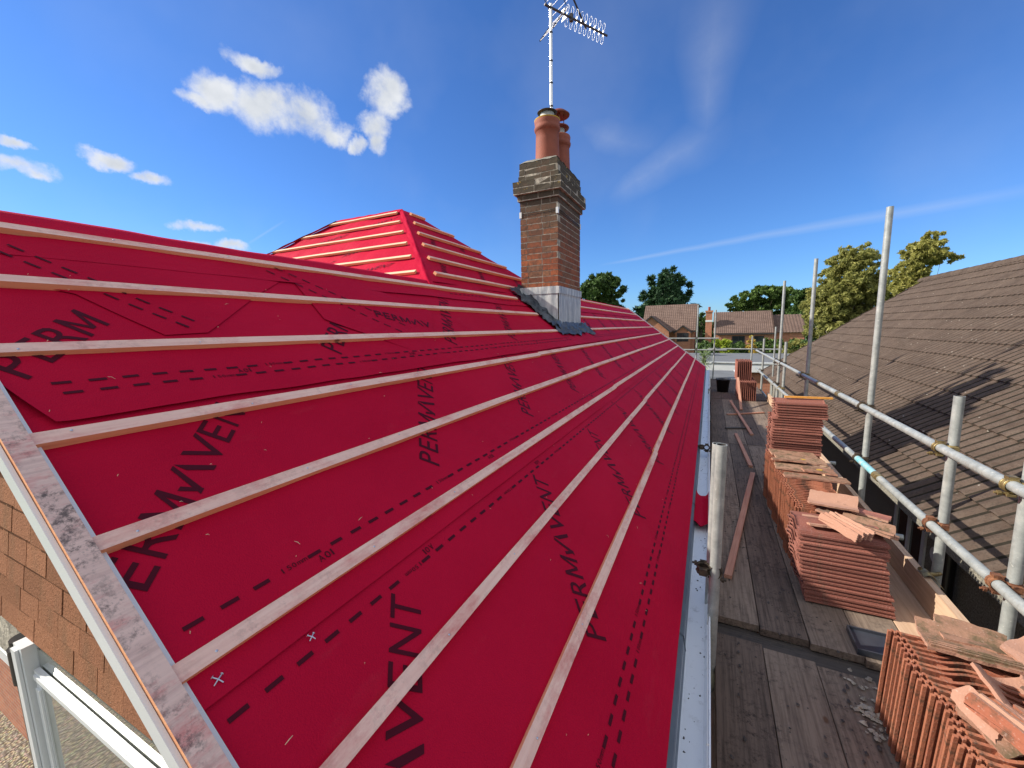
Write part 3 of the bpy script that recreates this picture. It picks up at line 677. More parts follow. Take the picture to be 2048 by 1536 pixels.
# verge: mouldy timber, undercloak strip, white trim
def rbox(ya, yb, sa, sb, na, nb, name, m, k=1, wob=0):
    bm = MB(); vs = []
    for i in range(k+1):
        s = sa+(sb-sa)*i/k; w = wob*nz(s*2, 3)
        vs += [RP(ya+w, s, na), RP(yb+w, s, na), RP(yb+w, s, nb), RP(ya+w, s, nb)]
    bm.v = [tuple(v) for v in vs]
    for i in range(k):
        for j in range(4): a = i*4+j; c = i*4+(j+1) % 4; bm.f.append((a, c, c+4, a+4)[::-1]); bm.m.append(0); bm.sm.append(False)
    bm.f += [(0, 1, 2, 3), (k*4+3, k*4+2, k*4+1, k*4)]; bm.m += [0, 0]; bm.sm += [False]*2
    return bm.build(name, m, house)
def verge_piece():
    bm = MB(); k = 14; ya, yb, na, nb = .300, .3435, -.018, .032; vs = []
    for i in range(k+1):
        s = -.02+2.96*i/k; w = .002*nz(s*2, 3)
        vs += [RP(ya+w, s, na), RP(yb+w, s, na), RP(yb+w, s, nb), RP(ya+w, s, nb)]
    bm.v = [tuple(v) for v in vs]
    for i in range(k):
        for j in range(4): a = i*4+j; c = i*4+(j+1) % 4; bm.f.append((a, c, c+4, a+4)[::-1]); bm.m.append(1 if j == 3 else 0); bm.sm.append(False)
    bm.f += [(0, 1, 2, 3), (k*4+3, k*4+2, k*4+1, k*4)]; bm.m += [0, 0]; bm.sm += [False]*2
    return bm.build('verge_timber', [M_verge, M_bat_side], house)  # outer edge takes the orange side colour, warm light painted in
verge_piece()
rbox(.3445, .3575, -.02, 2.95, -.020, -.002 + .012, 'undercloak_strip', M_white)
rbox(.2900, .2990, -.03, 2.95, -.022, .020, 'verge_trim', M_white)
rbox(14.56, 14.62, -.03, 3.2, -.10, .03, 'barge_board', M_white)
# walls
b = MB(); 
b.box((-4.7, .45, GZ), (-.14, .50, -1.36)) if False else None
def gable(Y, y2, x0, x1, zb, name, m):
    bm = MB(); g = [(x1, Y, zb), (x1, Y, -1.42), (-.16, Y, -1.42), (RX, Y, .33), (-4.55, Y, -1.38), (x0, Y, -1.42), (x0, Y, zb)]
    bm.slab(g, (0, y2-Y, 0)); return bm.build(name, m, house)
bm = MB(); bm.slab([(-.16, .47, -1.38), (RX, .47, .33), (-4.6, .47, -1.36), (-4.6, .47, -1.02), (-4.62, .47, -1.38)][:3], (0, .1, 0)); bm.build('gable_backing', M_mortar, house)
bm = MB(); bm.box((-.95, .47, GZ), (-.16, .57, -1.385)); bm.box((-2.24, .47, GZ), (-.952, .57, -2.75)); bm.box((-2.3, .575, GZ), (-2.2, 2.6, -1.385)); bm.box((-.26, .573, GZ), (-.16, 14.5, -1.387)); bm.box((-4.6, 14.4, GZ), (-.262, 14.5, -1.386)); bm.box((-9.2, 2.602, GZ), (-2.302, 2.7, -1.387)); bm.box((-4.9, 2.7, GZ), (-4.8, 14.39, -1.387))
bm.build('brick_wall', M_fbrick, house)
bm = MB(); bm.slab([(-.17, 14.5, -1.42), (RX, 14.5, .42), (-4.6, 14.5, -1.42)], (0, -.08, 0)); bm.build('brick_wall', M_fbrick, house)
# tile hanging on the gable: individual sanded tiles
bm = MB(); row = 0; z = -1.075
while z < .4:
    x = -4.6-(row % 2)*.0825
    while x < 0:
        zt = z+.155
        lim = .30-abs(x+.08-RX)*tan(TH)
        if z+.04 < lim and zt < lim+.14:
            j = random.uniform(-.003, .003); yo = random.uniform(0, .004); q = []
            for (xx, yy, zz) in ((x+.002, .428, z), (x+.162, .428, z), (x+.162, .441, z), (x+.002, .441, z), (x+.002, .450, zt), (x+.162, .450, zt), (x+.162, .463, zt), (x+.002, .463, zt)):
                q.append((xx, yy-yo, zz+(j if zz == z else 0)))
            bm.hexa(q)
        x += .165
    z += .105; row += 1
bm.build('hanging_tiles', M_hung, house)
# window under the gable tiles
WX0, WX1, WZ0, WZ1 = -2.20, -.955, -2.75, -1.075
bm = MB(); bm.box((WX0, .395, WZ0), (WX0+.075, .46, WZ1)); bm.box((WX1-.07, .395, WZ0), (WX1, .46, WZ1)); bm.box((WX0+.077, .437, WZ1-.008), (WX1-.072, .46, WZ1)); bm.box((WX0+.077, .397, WZ0), (WX1-.072, .46, WZ0+.07))
bm.box((WX0+.01, .385, WZ0+.01), (WX0+.05, .394, WZ1-.01))
wf_o = bm.build('window', M_white, house)
bm = MB(); bm.box((WX0+.078, .43, WZ0+.07), (WX1-.073, .436, WZ1-.021)); bm.build('pane', M_glass, wf_o)
sx0, sx1, sz0, sz1 = -2.115, -1.03, -2.66, -1.165
bm = MB()
for (a, c) in (((sx0, sz1-.042), (sx1, sz1)), ((sx0, sz0), (sx1, sz0+.06)), ((sx0, sz0+.062), (sx0+.05, sz1-.052)), ((sx1-.05, sz0+.062), (sx1, sz1-.052))):
    bm.box((a[0], .412, a[1]), (c[0], .427, c[1])); bm.box((a[0]+.010, .406, a[1]+.012), (c[0]-.010, .4115, c[1]-.012))
so_ = bm.build('sash', M_white, wf_o)
bm = MB(); bm.box((sx0+.045, .416, sz0+.055), (sx1-.045, .421, sz1-.040)); bm.build('pane', M_glass, so_)
# downpipe at the wall corner
bm = MB(); bm.tube((-2.285, .44, GZ), (-2.285, .44, -1.11), .04, 14); bm.tube((-2.285, .44, -1.28), (-2.285, .44, -1.14), .048, 14); bm.build('downpipe', M_black, house)
# eaves tray, fascia, gutter
bm = MB(); Y = .30; 
while Y < 14.5:
    o = .0015*(int(Y*10) % 3); L = min(1.5, 14.55-Y)
    bm.add([(-.105, Y, -1.338-o), (-.105, Y+L+.03, -1.342-o), (-.050, Y+L+.03, -1.377-o), (-.050, Y, -1.373-o)], [(0, 1, 2, 3)])
    bm.add([(-.050, Y, -1.373-o), (-.050, Y+L+.03, -1.377-o), (-.040+.002, Y+L, -1.445), (-.040, Y, -1.445)], [(0, 1, 2, 3)])
    bm.add([(-.0500, Y, -1.373-o), (-.047, Y-.004, -1.370-o), (-.036, Y-.004, -1.445), (-.040, Y, -1.445)], [(0, 1, 2, 3)])
    Y += L
bm.build('eaves_tray', M_tray, house)
bm = MB(); bm.box((-.075, .30, -1.60), (-.050, 14.58, -1.40)); bm.build('fascia', M_white, house)
prof = [(-.046, -1.400), (-.046, -1.452), (-.034, -1.468), (.038, -1.468), (.052, -1.450), (.054, -1.402), (.060, -1.402), (.060, -1.455), (.043, -1.475), (-.038, -1.475), (-.0495, -1.456), (-.0495, -1.400)]
bm = MB(); n = len(prof); ys = [.28+i*(14.35/40) for i in range(41)]
vs = [(x+.0015*nz(Y, 2), Y, z+.004*nz(Y*.4, 5)) for Y in ys for x, z in prof]
bm.add(vs, [(i*n+j, i*n+(j+1) % n, (i+1)*n+(j+1) % n, (i+1)*n+j) for i in range(40) for j in range(n)])
bm.add(vs[:n], [tuple(range(n))]); bm.box((-.047, .277, -1.472), (.056, .284, -1.40))
for Y in (2.75, 6.8, 10.8): bm.box((-.050, Y, -1.479), (.064, Y+.09, -1.4755)); bm.box((.0605, Y, -1.478), (.064, Y+.09, -1.398))
gut = bm.build('gutter', M_gutter, house)
bm = MB()
for i in range(150):
    Y = .35+random.random()**1.5*9; x = random.choice((random.uniform(-.035, .045), random.gauss(.03, .010))); x = max(-.04, min(.046, x)); r = random.uniform(.0012, .0055)
    c = Vector((x, Y, -1.466)); pts = [c+Vector((r*cos(a)*random.uniform(.5, 1.4), r*sin(a)*random.uniform(.5, 2.2), 0)) for a in (0, 1.2, 2.4, 3.7, 5)]
    t_ = c+Vector((0, 0, r*.8)); bm.add(pts+[t_], [(0, 1, 5), (1, 2, 5), (2, 3, 5), (3, 4, 5), (4, 0, 5)])
tag(bm.build('gutter_debris', M_dark, gut), kind='stuff')
bm = MB(); bm.grid(lambda u, v: Vector((-.047+.100*u, 3.05+.62*v+.03*nz(u*3, v*2), -1.395-.055*sin(pi*min(1, u*1.0))**.7*(1-.5*(v < .02)) + .004*nz(u*4, v*6))), 8, 14); bm.build('membrane_flap', M_mem, house)
bm = MB(); pts = [(.049+.002*nz(y*3, 1), y, -1.396+.003*nz(y*2, 4)) for y in [.3+i*.25 for i in range(30)]]; bm.path(pts, .0013, 5); bm.lathe((.05, 1.34, -1.396), [(.0001, -.006), (.005, 0), (.0001, .006)], 6)
tag(bm.build('string_line', M_cord), 'thin white cord with a knot strung along the outer lip of the gutter', 'string')

# ---- chimney (part of the house)
CX0, CX1, CY0, CY1 = -2.325, -1.800, 5.14, 6.14
def brick_ring(bm, x0, x1, y0, y1, z, odd, h=.0635, jit=.0015):
    L, D = .215, .1025
    def run(a, c, fn, off):
        p = a-off-random.uniform(0, .03); 
        while p < c-.01:
            q = min(p+L, c); s = max(p, a)
            if q-s > .03: fn(s+(.005 if s > a+.001 else 0), q-(.005 if q < c-.001 else 0))
            p += L+.0
    d = .10
    if odd:
        run(x0, x1, lambda s, e: bm.box((s, y0, z), (e, y0+d, z+h), jit=jit), .1075); run(x0, x1, lambda s, e: bm.box((s, y1-d, z), (e, y1, z+h), jit=jit), 0)
        run(y0+d+.006, y1-d-.006, lambda s, e: bm.box((x1-d, s, z), (x1, e, z+h), jit=jit), .0); run(y0+d+.006, y1-d-.006, lambda s, e: bm.box((x0, s, z), (x0+d, e, z+h), jit=jit), 0)
    else:
        run(y0, y1, lambda s, e: bm.box((x1-d, s, z), (x1, e, z+h), jit=jit), 0); run(y0, y1, lambda s, e: bm.box((x0, s, z), (x0+d, e, z+h), jit=jit), .1)
        run(x0+d+.006, x1-d-.006, lambda s, e: bm.box((s, y0, z), (e, y0+d, z+h), jit=jit), .0); run(x0+d+.006, x1-d-.006, lambda s, e: bm.box((s, y1-d, z), (e, y1, z+h), jit=jit), 0)
bm = MB(); z = .535; r = 0; core = []
layout = []
while z < 1.60: layout.append((0, z)); z += .076
layout.append((.028, z)); z += .078
for q in range(2): layout.append((.068, z)); z += .078
for q in range(3): layout.append((.012-.006*q, z)); z += .078
TOPZ = z
for i, (o, zz) in enumerate(layout):
    brick_ring(bm, CX0-o, CX1+o, CY0-o, CY1+o, zz, i % 2, jit=.0016 if o == 0 else .004)
for o, zz in layout: bm.box((CX0-o+.003, CY0-o+.003, zz-.012), (CX1+o-.003, CY1+o-.003, zz+.0662), m=1)
bm.box((CX0+.006, CY0+.006, -.3), (CX1-.006, CY1-.006, .54), m=1)
stack = bm.build('chimney', [M_brick, M_mortar], house)
bm = MB()
def fl(u, v):
    x = CX0-.004+(CX1-CX0+.008)*u; y = CY0-.004+(CY1-CY0+.008)*v; e = min(u, 1-u, (v)*2, (1-v)*2)
    return Vector((x, y, TOPZ-.012+.09*min(1, e*3.2)**.8+.018*nz(x*9, y*9)))
bm.grid(fl, 14, 24); bm.build('mortar_flaunching', M_flaunch, stack)
# pots
def pot(c, h, name='chimney_pot'):
    bm = MB(); prof = [(.165, -.05), (.160, .0), (.152, .26), (.150, h-.15), (.156, h-.145), (.168, h-.125), (.172, h-.10), (.163, h-.085), (.162, h-.06), (.168, h-.02), (.160, h), (.140, h+.004), (.125, h-.02), (.120, h-.25)]
    bm.lathe(c, prof, 36); return bm.build(name, M_terra, stack)
P1 = Vector((-2.03, 5.40, TOPZ+.06)); p1 = pot(P1, .50)
P2 = Vector((-2.02, 5.82, TOPZ+.06)); p2 = pot(P2, .46)
bm = MB(); bm.lathe(P1, [(.121, .46), (.165, .485), (.17, .50), (.13, .515), (.10, .515)], 28); bm.build('lichen_rim', M_lichen, p1)
bm = MB(); bm.lathe(P1, [(.092, .46), (.092, .585), (.084, .585), (.084, .46)], 24); bm.build('flue_liner', M_liner, p1)
bm = MB(); bm.lathe(P1, [(.084, .586), (.128, .594), (.130, .600), (.088, .606), (.02, .596)], 28); bm.build('cowl_flange', M_dark, p1)
bm = MB(); bm.lathe(P2, [(.085, .40), (.085, .56), (.078, .56)], 24); bm.build('flue_liner', M_liner, p2)
bm = MB(); bm.lathe(P2, [(.080, .555), (.145, .565), (.150, .575), (.145, .582), (.085, .60), (.080, .61)], 28)
for a in (0.5, 2.0, 3.6, 5.2): bm.tube(P2+Vector((.075*cos(a), .075*sin(a), .58)), P2+Vector((.075*cos(a), .075*sin(a), .75)), .007, 6)
bm.lathe(P2, [(.155, .735), (.158, .745), (.10, .79), (.03, .815), (.0001, .82)], 28); bm.lathe(P2, [(.155, .735), (.02, .76), (.0001, .76)], 28)
bm.tube(P2+Vector((0, 0, .56)), P2+Vector((0, 0, .76)), .022, 10)
bm.build('rain_cowl', M_cowl, p2)
bm = MB()
for z in (1.475, 1.50):   # lashing wire of the aerial with its corner plates
    o = .006; bm.path([(CX0-o, CY0-o, z), (CX1+o, CY0-o, z+.012), (CX1+o, CY1+o, z), (CX0-o, CY1+o, z)], .0035, 5, closed=True)
for x in (CX0, CX1):
    for y in (CY0, CY1): bm.box((x-.022 if x == CX1 else x-.009, y-.009 if y == CY0 else y-.022, 1.455), (x+.009 if x == CX1 else x+.022, y+.022 if y == CY0 else y+.009, 1.53), m=1)
bm.build('lashing_kit', [M_dark, M_white], stack)
# leadwork
bm = MB()
def leadface(a, c, za, zc, ztop, nrm):
    a = Vector(a); c = Vector(c); nrm = Vector(nrm)
    bm.grid(lambda u, v: Vector((*(a.lerp(c, u)).to_2d(), (za+(zc-za)*u)*(1-v)+ztop*v))+nrm*(.012+.006*(v > .80)+.004*nz(u*5, v*1.5, a.x)), 20, 20)
rz = lambda x: E0.z+(E0.x-x)*tan(TH)
leadface((CX0, CY0, 0), (CX1, CY0, 0), rz(CX0), rz(CX1), .548, (0, -1, 0)); leadface((CX1, CY0, 0), (CX1, CY1, 0), rz(CX1), rz(CX1), .548, (1, 0, 0))
leadface((CX0, CY1, 0), (CX1, CY1, 0), rz(CX0), rz(CX1), .548, (0, 1, 0)); leadface((CX0, CY0, 0), (CX0, CY1, 0), .45, .45, .548, (-1, 0, 0))
bm.box((CX0-.016, CY0-.020, .455), (CX1+.020, CY0-.012, .545), jit=.002); bm.box((CX1+.012, CY0-.012, .455), (CX1+.021, CY1+.01, .545), jit=.002)
bm.build('lead_flashing', M_lead, stack)
bm = MB()
def ap(u, v):   # crumpled apron running down the near side
    s = 3.02-(3.02-2.02)*u; Y = CY0+.01-.24*v*(.75+.25*nz(u*5, 2))-(.10*u*v); 
    return RP(Y, s, .030+.035*(1-v)+.034*nz(u*7, v*2.5, 3)+.022*nz(u*17, v*5, 7)+(.02 if v > .8 else 0)*nz(u*30, 1))
bm.grid(ap, 60, 12)
def ap2(u, v):  # front apron below the chimney
    Y = CY0-.16+(CY1-CY0+.42)*u; s = 2.23-.27*v*(.8+.4*nz(u*6, 9)); 
    return RP(Y, s, .030+.03*(1-v)+.040*nz(u*9, v*2.2, 13)+.024*nz(u*21, v*5, 5))
bm.grid(ap2, 70, 12)
def ap3(u, v):
    s = 3.05-.85*u; Y = CY1+.01+.15*v; return RP(Y, s, .03+.03*(1-v)+.02*nz(u*9, v*2, 23))
bm.grid(ap3, 30, 6)
def ap4(u, v):  # dark upstand fold over the near side
    s = 3.0-.86*u; n = .03+.13*v*(1-u*.75)*(.8+.5*nz(u*9, 4)); return RP(CY0-.020-.015*nz(u*8, v*2, 3), s, n)
bm.grid(ap4, 40, 6)
bm.build('lead_apron', M_lead_d, stack)

# ---- tv aerial
AX, AY = -2.268, 6.22; BZ = 4.62
aer = empty('tv_aerial', (AX, AY, 1.1), 'silver television aerial on a tall mast strapped behind the brick chimney', 'aerial')
bm = MB(); bm.tube((AX, AY, 1.1), (AX, AY, BZ+.06), .0235, 14)
for z in (3.05, 3.3, 3.62, 3.92, 4.3): bm.lathe((AX, AY, z), [(.024, -.012), (.0255, -.012), (.0255, .012), (.024, .012)], 12, 1)
bm.build('mast', [M_alu, M_dark], aer)
bd = Vector((-1.657+2.256, 7.177-6.22, 0)); BL = bd.length; bd.normalize(); lt = Vector((bd.y, -bd.x, 0)); upv = Vector((0, 0, 1))
B0 = Vector((AX, AY, BZ))-bd*.10+Vector((.0, -.03, 0)); 
bm = MB(); bm.bar(B0, B0+bd*(BL+.12), .022, .022); bm.bar(B0+bd*.5+Vector((0, 0, -.05)), B0+bd*.5+Vector((0, 0, .05)), .05, .05, (1, 0, 0)); bm.bar(B0+bd*.62-bd*.10+Vector((0, 0, .30)), B0+bd*.80-Vector((0, 0, .05)), .03, .02, (1, 0, 0))
bm.build('boom', M_dark, aer)
for i in range(9):
    c = B0+bd*(.42+.092*i); bm = MB()
    for sgn in (-1, 1):
        cc = c+upv*(.085*sgn)+lt*.02*sgn; pts = [cc+upv*(.055*cos(a))+lt*(.030*sin(a)) for a in [2*pi*j/14 for j in range(14)]]; bm.path(pts, .0028, 6, closed=True)
        bm.slab([c+upv*.008*sgn-lt*.004, c+upv*.040*sgn-lt*.012, c+upv*.040*sgn+lt*.020], bd*.002)
    bm.build('director', M_alu_w, aer)
bm = MB()
for sg in (-1, 1):
    for i in range(5):
        p = B0+bd*(.28-.055*i)+upv*sg*(.05+.075*i); bm.tube(p-lt*.20, p+lt*.20, .0035, 6)
    for l in (-.19, .12): bm.bar(B0+bd*.30+lt*l+upv*.03*sg, B0+bd*.05+lt*l+upv*.36*sg, .02, .006, (1, 0, 0), 1)
bm.build('reflector', [M_alu_w, M_dark], aer)
bm = MB(); c = B0+bd*.36
for sg in (-1, 1): bm.slab([c+upv*.01*sg, c+upv*.075*sg-lt*.06, c+upv*.075*sg+lt*.06], bd*.004)
bm.build('dipole', M_alu_w, aer)

# ------------------------------------------------------------------ scaffold
TR = .02415; BZT = -1.66
scaf = empty('scaffold', (1.29, 4.5, GZ), 'galvanised tube scaffold standing in the gap between the two houses', 'scaffold')
def pole(p0, p1, name='upright', m=M_galv, lean=(0, 0)):
    bm = MB(); bm.tube(p0, p1, TR, 20, bore=1); return bm.build(name, [m, M_tubein], scaf)
PX_ = 1.292
ups = [(2.52, 1.9), (3.15, -.43), (4.50, .93), (7.06, .88), (9.02, -.34), (9.68, .83), (12.38, -.38)]
for Y, zt in ups: pole((PX_, Y, GZ), (PX_+.005, Y, zt))
pole((.060, 2.04, GZ), (.072, 2.04, -.545)); pole((.052, 2.22, GZ), (.060, 2.22, -.590))
pole((.05, 9.6, GZ), (.05, 9.6, -1.36)); pole((-.38, 15.5, GZ), (-.37, 15.5, .70)); pole((.16, 15.5, GZ), (.18, 15.5, .50)); pole((1.29, 15.5, GZ), (1.29, 15.5, -.40)); pole((1.9, 15.3, GZ), (1.9, 15.3, -.1))
RXX = 1.238
def rail(p0, p1, name='guard_rail'): return pole(p0, p1, name)
ZU, ZL = -.738, -1.208
rail((RXX, -1.2, ZU+.008), (RXX, 6.05, ZU)); rail((RXX+.004, 6.07, ZU-.002), (RXX-.01, 13.4, ZU)); rail((RXX, -1.2, ZL+.005), (RXX, 3.98, ZL)); rail((RXX+.002, 4.0, ZL), (RXX-.02, 13.2, ZL-.02))
bm = MB(); bm.tube((RXX+.001, 4.02, ZL), (RXX+.001, 4.52, ZL), TR+.0008, 20, caps=False); bm.build('paint_mark', M_blue, scaf)
for (a, c) in (((-1.6, 15.44, -.44), (.30, 15.44, -.455)), ((-1.9, 15.43, -.83), (.55, 15.43, -.85)), ((.0, 15.56, -.81), (2.15, 15.56, -.83)), ((.12, 15.40, -1.28), (2.0, 15.40, -1.31))): rail(a, c)
def transom(Y, z=-1.72, x0=-.02, x1=1.5): rail((x0, Y, z-TR-.02), (x1, Y, z-TR-.02), 'transom')
for Y in (-.4, 1.15, 2.30, 4.2, 6.2, 8.2, 10.2): transom(Y)
rail((PX_+.05, -1.2, -1.80), (PX_+.05, 13, -1.80), 'ledger'); rail((.10, -1.2, -1.815), (.10, 13, -1.815), 'ledger')
def coupler(c, ax1, ax2, m, rot=0):
    """double coupler: two right-angled collars round the tubes, each with flap, eye bolt and nut"""
    bm = MB(); c = Vector(c)
    for ax, off in ((Vector(ax1), -.026), (Vector(ax2), .026)):
        nrm = Vector((1, 0, 0)) if abs(Vector(ax1).cross(Vector(ax2)).x) > .5 else Vector((0, 1, 0)); o = c+nrm*off
        a = nrm; bb = ax.cross(a).normalized()
        for sgn in (-1, 1):
            pts = []
            for j in range(13):
                t = 2*pi*j/12; pts.append(o+ax*(sgn*.012)+a*((TR+.0045)*cos(t))+bb*((TR+.0045)*sin(t)))
            bm.path(pts, .005, 6)
        vs = []; n = 14
        for j in range(n+1):
            t = 2*pi*j/n; e = a*cos(t)+bb*sin(t)
            vs += [o+e*(TR+.0045)-ax*.022, o+e*(TR+.0045)+ax*.022]
        bm.add(vs, [(2*j, 2*j+1, 2*j+3, 2*j+2) for j in range(n)], 0, True)
        sd = -1 if off < 0 else 1
        e1 = o+bb*(TR+.012)+a*(sd*.0); bm.bar(e1-ax*.018+bb*.006, e1+ax*.018+bb*.006, .030, .012, tuple(bb)); 
        bolt0 = o+bb*(TR+.014)-a*(sd*.03); bolt1 = o+bb*(TR+.014)+a*(sd*.050); bm.tube(bolt0, bolt1, .0055, 8)
        bm.lathe(bolt1-a*(sd*.016), [(.012, -.006), (.012, .006)], 6, 0, tuple(a), False); bm.lathe(bolt1-a*(sd*.016), [(.0001, .006), (.012, .006)], 6, 0, tuple(a), False); bm.lathe(bolt1-a*(sd*.016), [(.0001, -.006), (.012, -.006)], 6, 0, tuple(a), False)
        fl0 = o-bb*(TR+.012); bm.bar(fl0-ax*.016, fl0+ax*.016, .034, .014, tuple(bb))
    return bm.build('coupler', m, scaf)
ztz = lambda Y: ZU
for i, (Y, zt) in enumerate(ups):
    ms = (M_coup_y, M_coup_y, M_coup_d, M_coup_y, M_coup_d, M_coup_d, M_coup_d)[i]; ml = (M_coup_r, M_coup_r, M_coup_d, M_coup_d, M_coup_y, M_coup_d, M_coup_d)[i]
    coupler(((RXX+PX_)/2, Y-.055 if False else Y, ZU), (0, 1, 0), (0, 0, 1), ms); coupler(((RXX+PX_)/2, Y, ZL), (0, 1, 0), (0, 0, 1), ml)
coupler((.045, 2.04, -1.17), (0, 0, 1), (0, 1, 0), M_coup_d); coupler((.0, 4.9, -1.36), (0, 0, 1), (0, 1, 0), M_coup_d); coupler((-.38, 15.47, -.44), (0, 0, 1), (1, 0, 0), M_coup_d); coupler((-.38, 15.46, -.83), (0, 0, 1), (1, 0, 0), M_coup_d); coupler((.18, 15.46, -.84), (0, 0, 1), (1, 0, 0), M_coup_d)
# rail joint sleeve
for (Y, z) in ((6.06, ZU), (3.99, ZL), (5.2, ZU), (7.9, ZL)): bm = MB(); bm.tube((RXX, Y-.05, z), (RXX, Y+.05, z), TR+.006, 18); bm.build('sleeve', M_coup_y, scaf)
# board clip holding the toe board
bm = MB(); bm.grid(lambda u, v: Vector((1.185+.10*u, 3.0+.085*v+.02*u, -1.475-.05*u*u+.018*sin(u*5)-.015*abs(v-.5)+(.0))), 8, 5); bm.path([(1.19, 3.08, -1.47), (1.23, 3.09, -1.50), (1.275, 3.10, -1.50), (1.30, 3.12, -1.50)], .011, 8); bm.build('toe_board_clip', M_coup_y, scaf)
bm = MB()
bm.box((1.185, 2.52, -1.655), (1.222, 6.4, -1.49)); bm.box((1.183, 2.50, -1.654), (1.224, 2.517, -1.488), m=1); bm.build('toe_board', [M_toe, M_white], scaf)
bm = MB(); bm.box((1.187, 6.42, -1.655), (1.224, 10.3, -1.49)); bm.build('toe_board', M_toe, scaf)
# loose scaffold boards
names5 = ['next to the gutter', 'second from the gutter', 'in the middle of the walkway', 'second from the toe board', 'along the toe board']
def board(x0, x1, ya, yb, zt, mt, label, group):
    bm = MB(); k = 10; t = .038; vs = []
    ph = random.uniform(0, 50)
    for i in range(k+1):
        Y = ya+(yb-ya)*i/k; dz = .0025*nz(Y*.8, ph); dx = .0022*nz(Y*.7, ph+9)
        vs += [(x0+dx, Y, zt-t+dz), (x1+dx, Y, zt-t+dz), (x1+dx, Y, zt+dz-.002), (x1+dx-.003, Y, zt+dz), (x0+dx+.003, Y, zt+dz), (x0+dx, Y, zt+dz-.002)]
    bm.v = vs
    for i in range(k):
        for j in range(6): a = i*6+j; c = i*6+(j+1) % 6; bm.f.append((a, c, c+6, a+6)[::-1]); bm.m.append(0); bm.sm.append(False)
    bm.f += [tuple(range(6)), tuple(k*6+5-j for j in range(6))]; bm.m += [0, 0]; bm.sm += [False]*2
    o = bm.build('scaffold_board', mt); tag(o, label, 'scaffold board', group)
    return o
g = 'scaffold boards of the walkway'
for i in range(5):
    x0 = .092+.2245*i; x1 = x0+.221
    board(x0, x1, -1.70+.02*(i % 2), 2.285-(.022*i), BZT-.006, (M_board, M_board2, M_board2, M_board, M_board)[i], 'weathered grey board in the nearest bay, ' + names5[i], g)
    board(x0+.003, x1+.002, 2.425-.018*i, 6.32, BZT, (M_board2, M_board2, M_board2, M_board2, M_toe)[i] if i != 1 else M_board, 'pale weathered board under the near tile stack bay, ' + names5[i], g)
    if i < 5: board(x0, x1, 6.34, 10.2, BZT-.002, (M_board, M_board2, M_board, M_board2, M_board)[i], 'dark board beyond the tall tile stack, ' + names5[i], g)
    board(x0, x1, 10.22, 14.0, BZT+.001, M_board, 'dark board in the farthest bay, ' + names5[i], g)
bm = MB(); vs = []
bm.hexa([(.095, 2.20, BZT-.085), (1.20, 2.10, BZT-.085), (1.20, 2.36, BZT-.085), (.095, 2.44, BZT-.085), (.095, 2.20, BZT-.047), (1.20, 2.10, BZT-.047), (1.20, 2.36, BZT-.047), (.095, 2.44, BZT-.047)])
tag(bm.build('cross_board', M_board_dark), 'sodden black board lying crosswise in the gap between two bays of boards', 'scaffold board')

# ------------------------------------------------------------------ roof tiles
TW, TLn = .330, .418
def tile_profile():
    """top line of the cross section over the width: two interlocking ribs, a dish, a broad roll, the covering lip"""
    pts = [(.000, .000), (.010, .000), (.012, .008), (.018, .008), (.020, .001), (.027, .001), (.029, .008), (.036, .008), (.040, .003), (.060, .002)]
    for i in range(1, 13):
        u = i/12; x = .085+.205*u; pts.append((x, .002+.0265*(.5-.5*cos(2*pi*u*1.0))*(1 if u < .5 else 1)))
    pts += [(.300, .004), (.318, .006), (.328, .004), (.330, -.004)]
    return pts
TP = tile_profile()
def tile_mesh(name, mats, th=.0105, L=TLn, sag=0):
    bm = MB(); n = len(TP); top = [(x, z+th) for x, z in TP]; bot = [(x, z) for x, z in TP]
    loop = top+bot[::-1]; m = len(loop); vs = []
    for xx in (0, .02, L-.02, L): vs += [(xx, y, z-(.001 if xx in (0, L) else 0)) for y, z in loop]
    bm.v = vs
    for i in range(3):
        for j in range(m): a = i*m+j; c = i*m+(j+1) % m; bm.f.append((a, c, c+m, a+m)); bm.m.append(0); bm.sm.append(j < n-1 and 9 < j < n-4)
    for base, fl in ((0, True), (3*m, False)):
        for j in range(n-1):
            q = (base+j, base+j+1, base+m-2-j, base+m-1-j); bm.f.append(q if fl else q[::-1]); bm.m.append(0); bm.sm.append(False)
    # nibs beneath the head
    for y in (.09, .24): bm.box((L-.035, y, -.012), (L-.010, y+.03, .004))
    me = bpy.data.meshes.new(name); me.from_pydata(bm.v, [], bm.f)
    for x in mats: me.materials.append(x)
    me.polygons.foreach_set('use_smooth', bm.sm); me.update(); return me
ME_flat = tile_mesh('flat_tile', [M_tile]); ME_up = tile_mesh('upright_tile', [M_tile_up]); ME_old = tile_mesh('old_tile', [M_slab])
ORD = ['', 'first', 'second', 'third', 'fourth', 'fifth', 'sixth', 'seventh', 'eighth', 'ninth', 'tenth', 'eleventh', 'twelfth', 'thirteenth', 'fourteenth', 'fifteenth', 'sixteenth', 'seventeenth', 'eighteenth', 'nineteenth', 'twentieth']
def ordn(k):
    if k <= 20: return ORD[k]
    return ('twenty-', 'thirty-', 'forty-')[k//10-2]+ORD[k % 10] if k % 10 else ('thirtieth', 'fortieth')[k//10-3]
def tile(me, M, label, group):
    o = bpy.data.objects.new('roof_tile', me); C.objects.link(o); o.matrix_world = M; tag(o, label, 'roof tile', group); return o
def TM(loc, rz=0, rx=0, ry=0): return Matrix.Translation(loc) @ Matrix.Rotation(rz, 4, 'Z') @ Matrix.Rotation(ry, 4, 'Y') @ Matrix.Rotation(rx, 4, 'X')
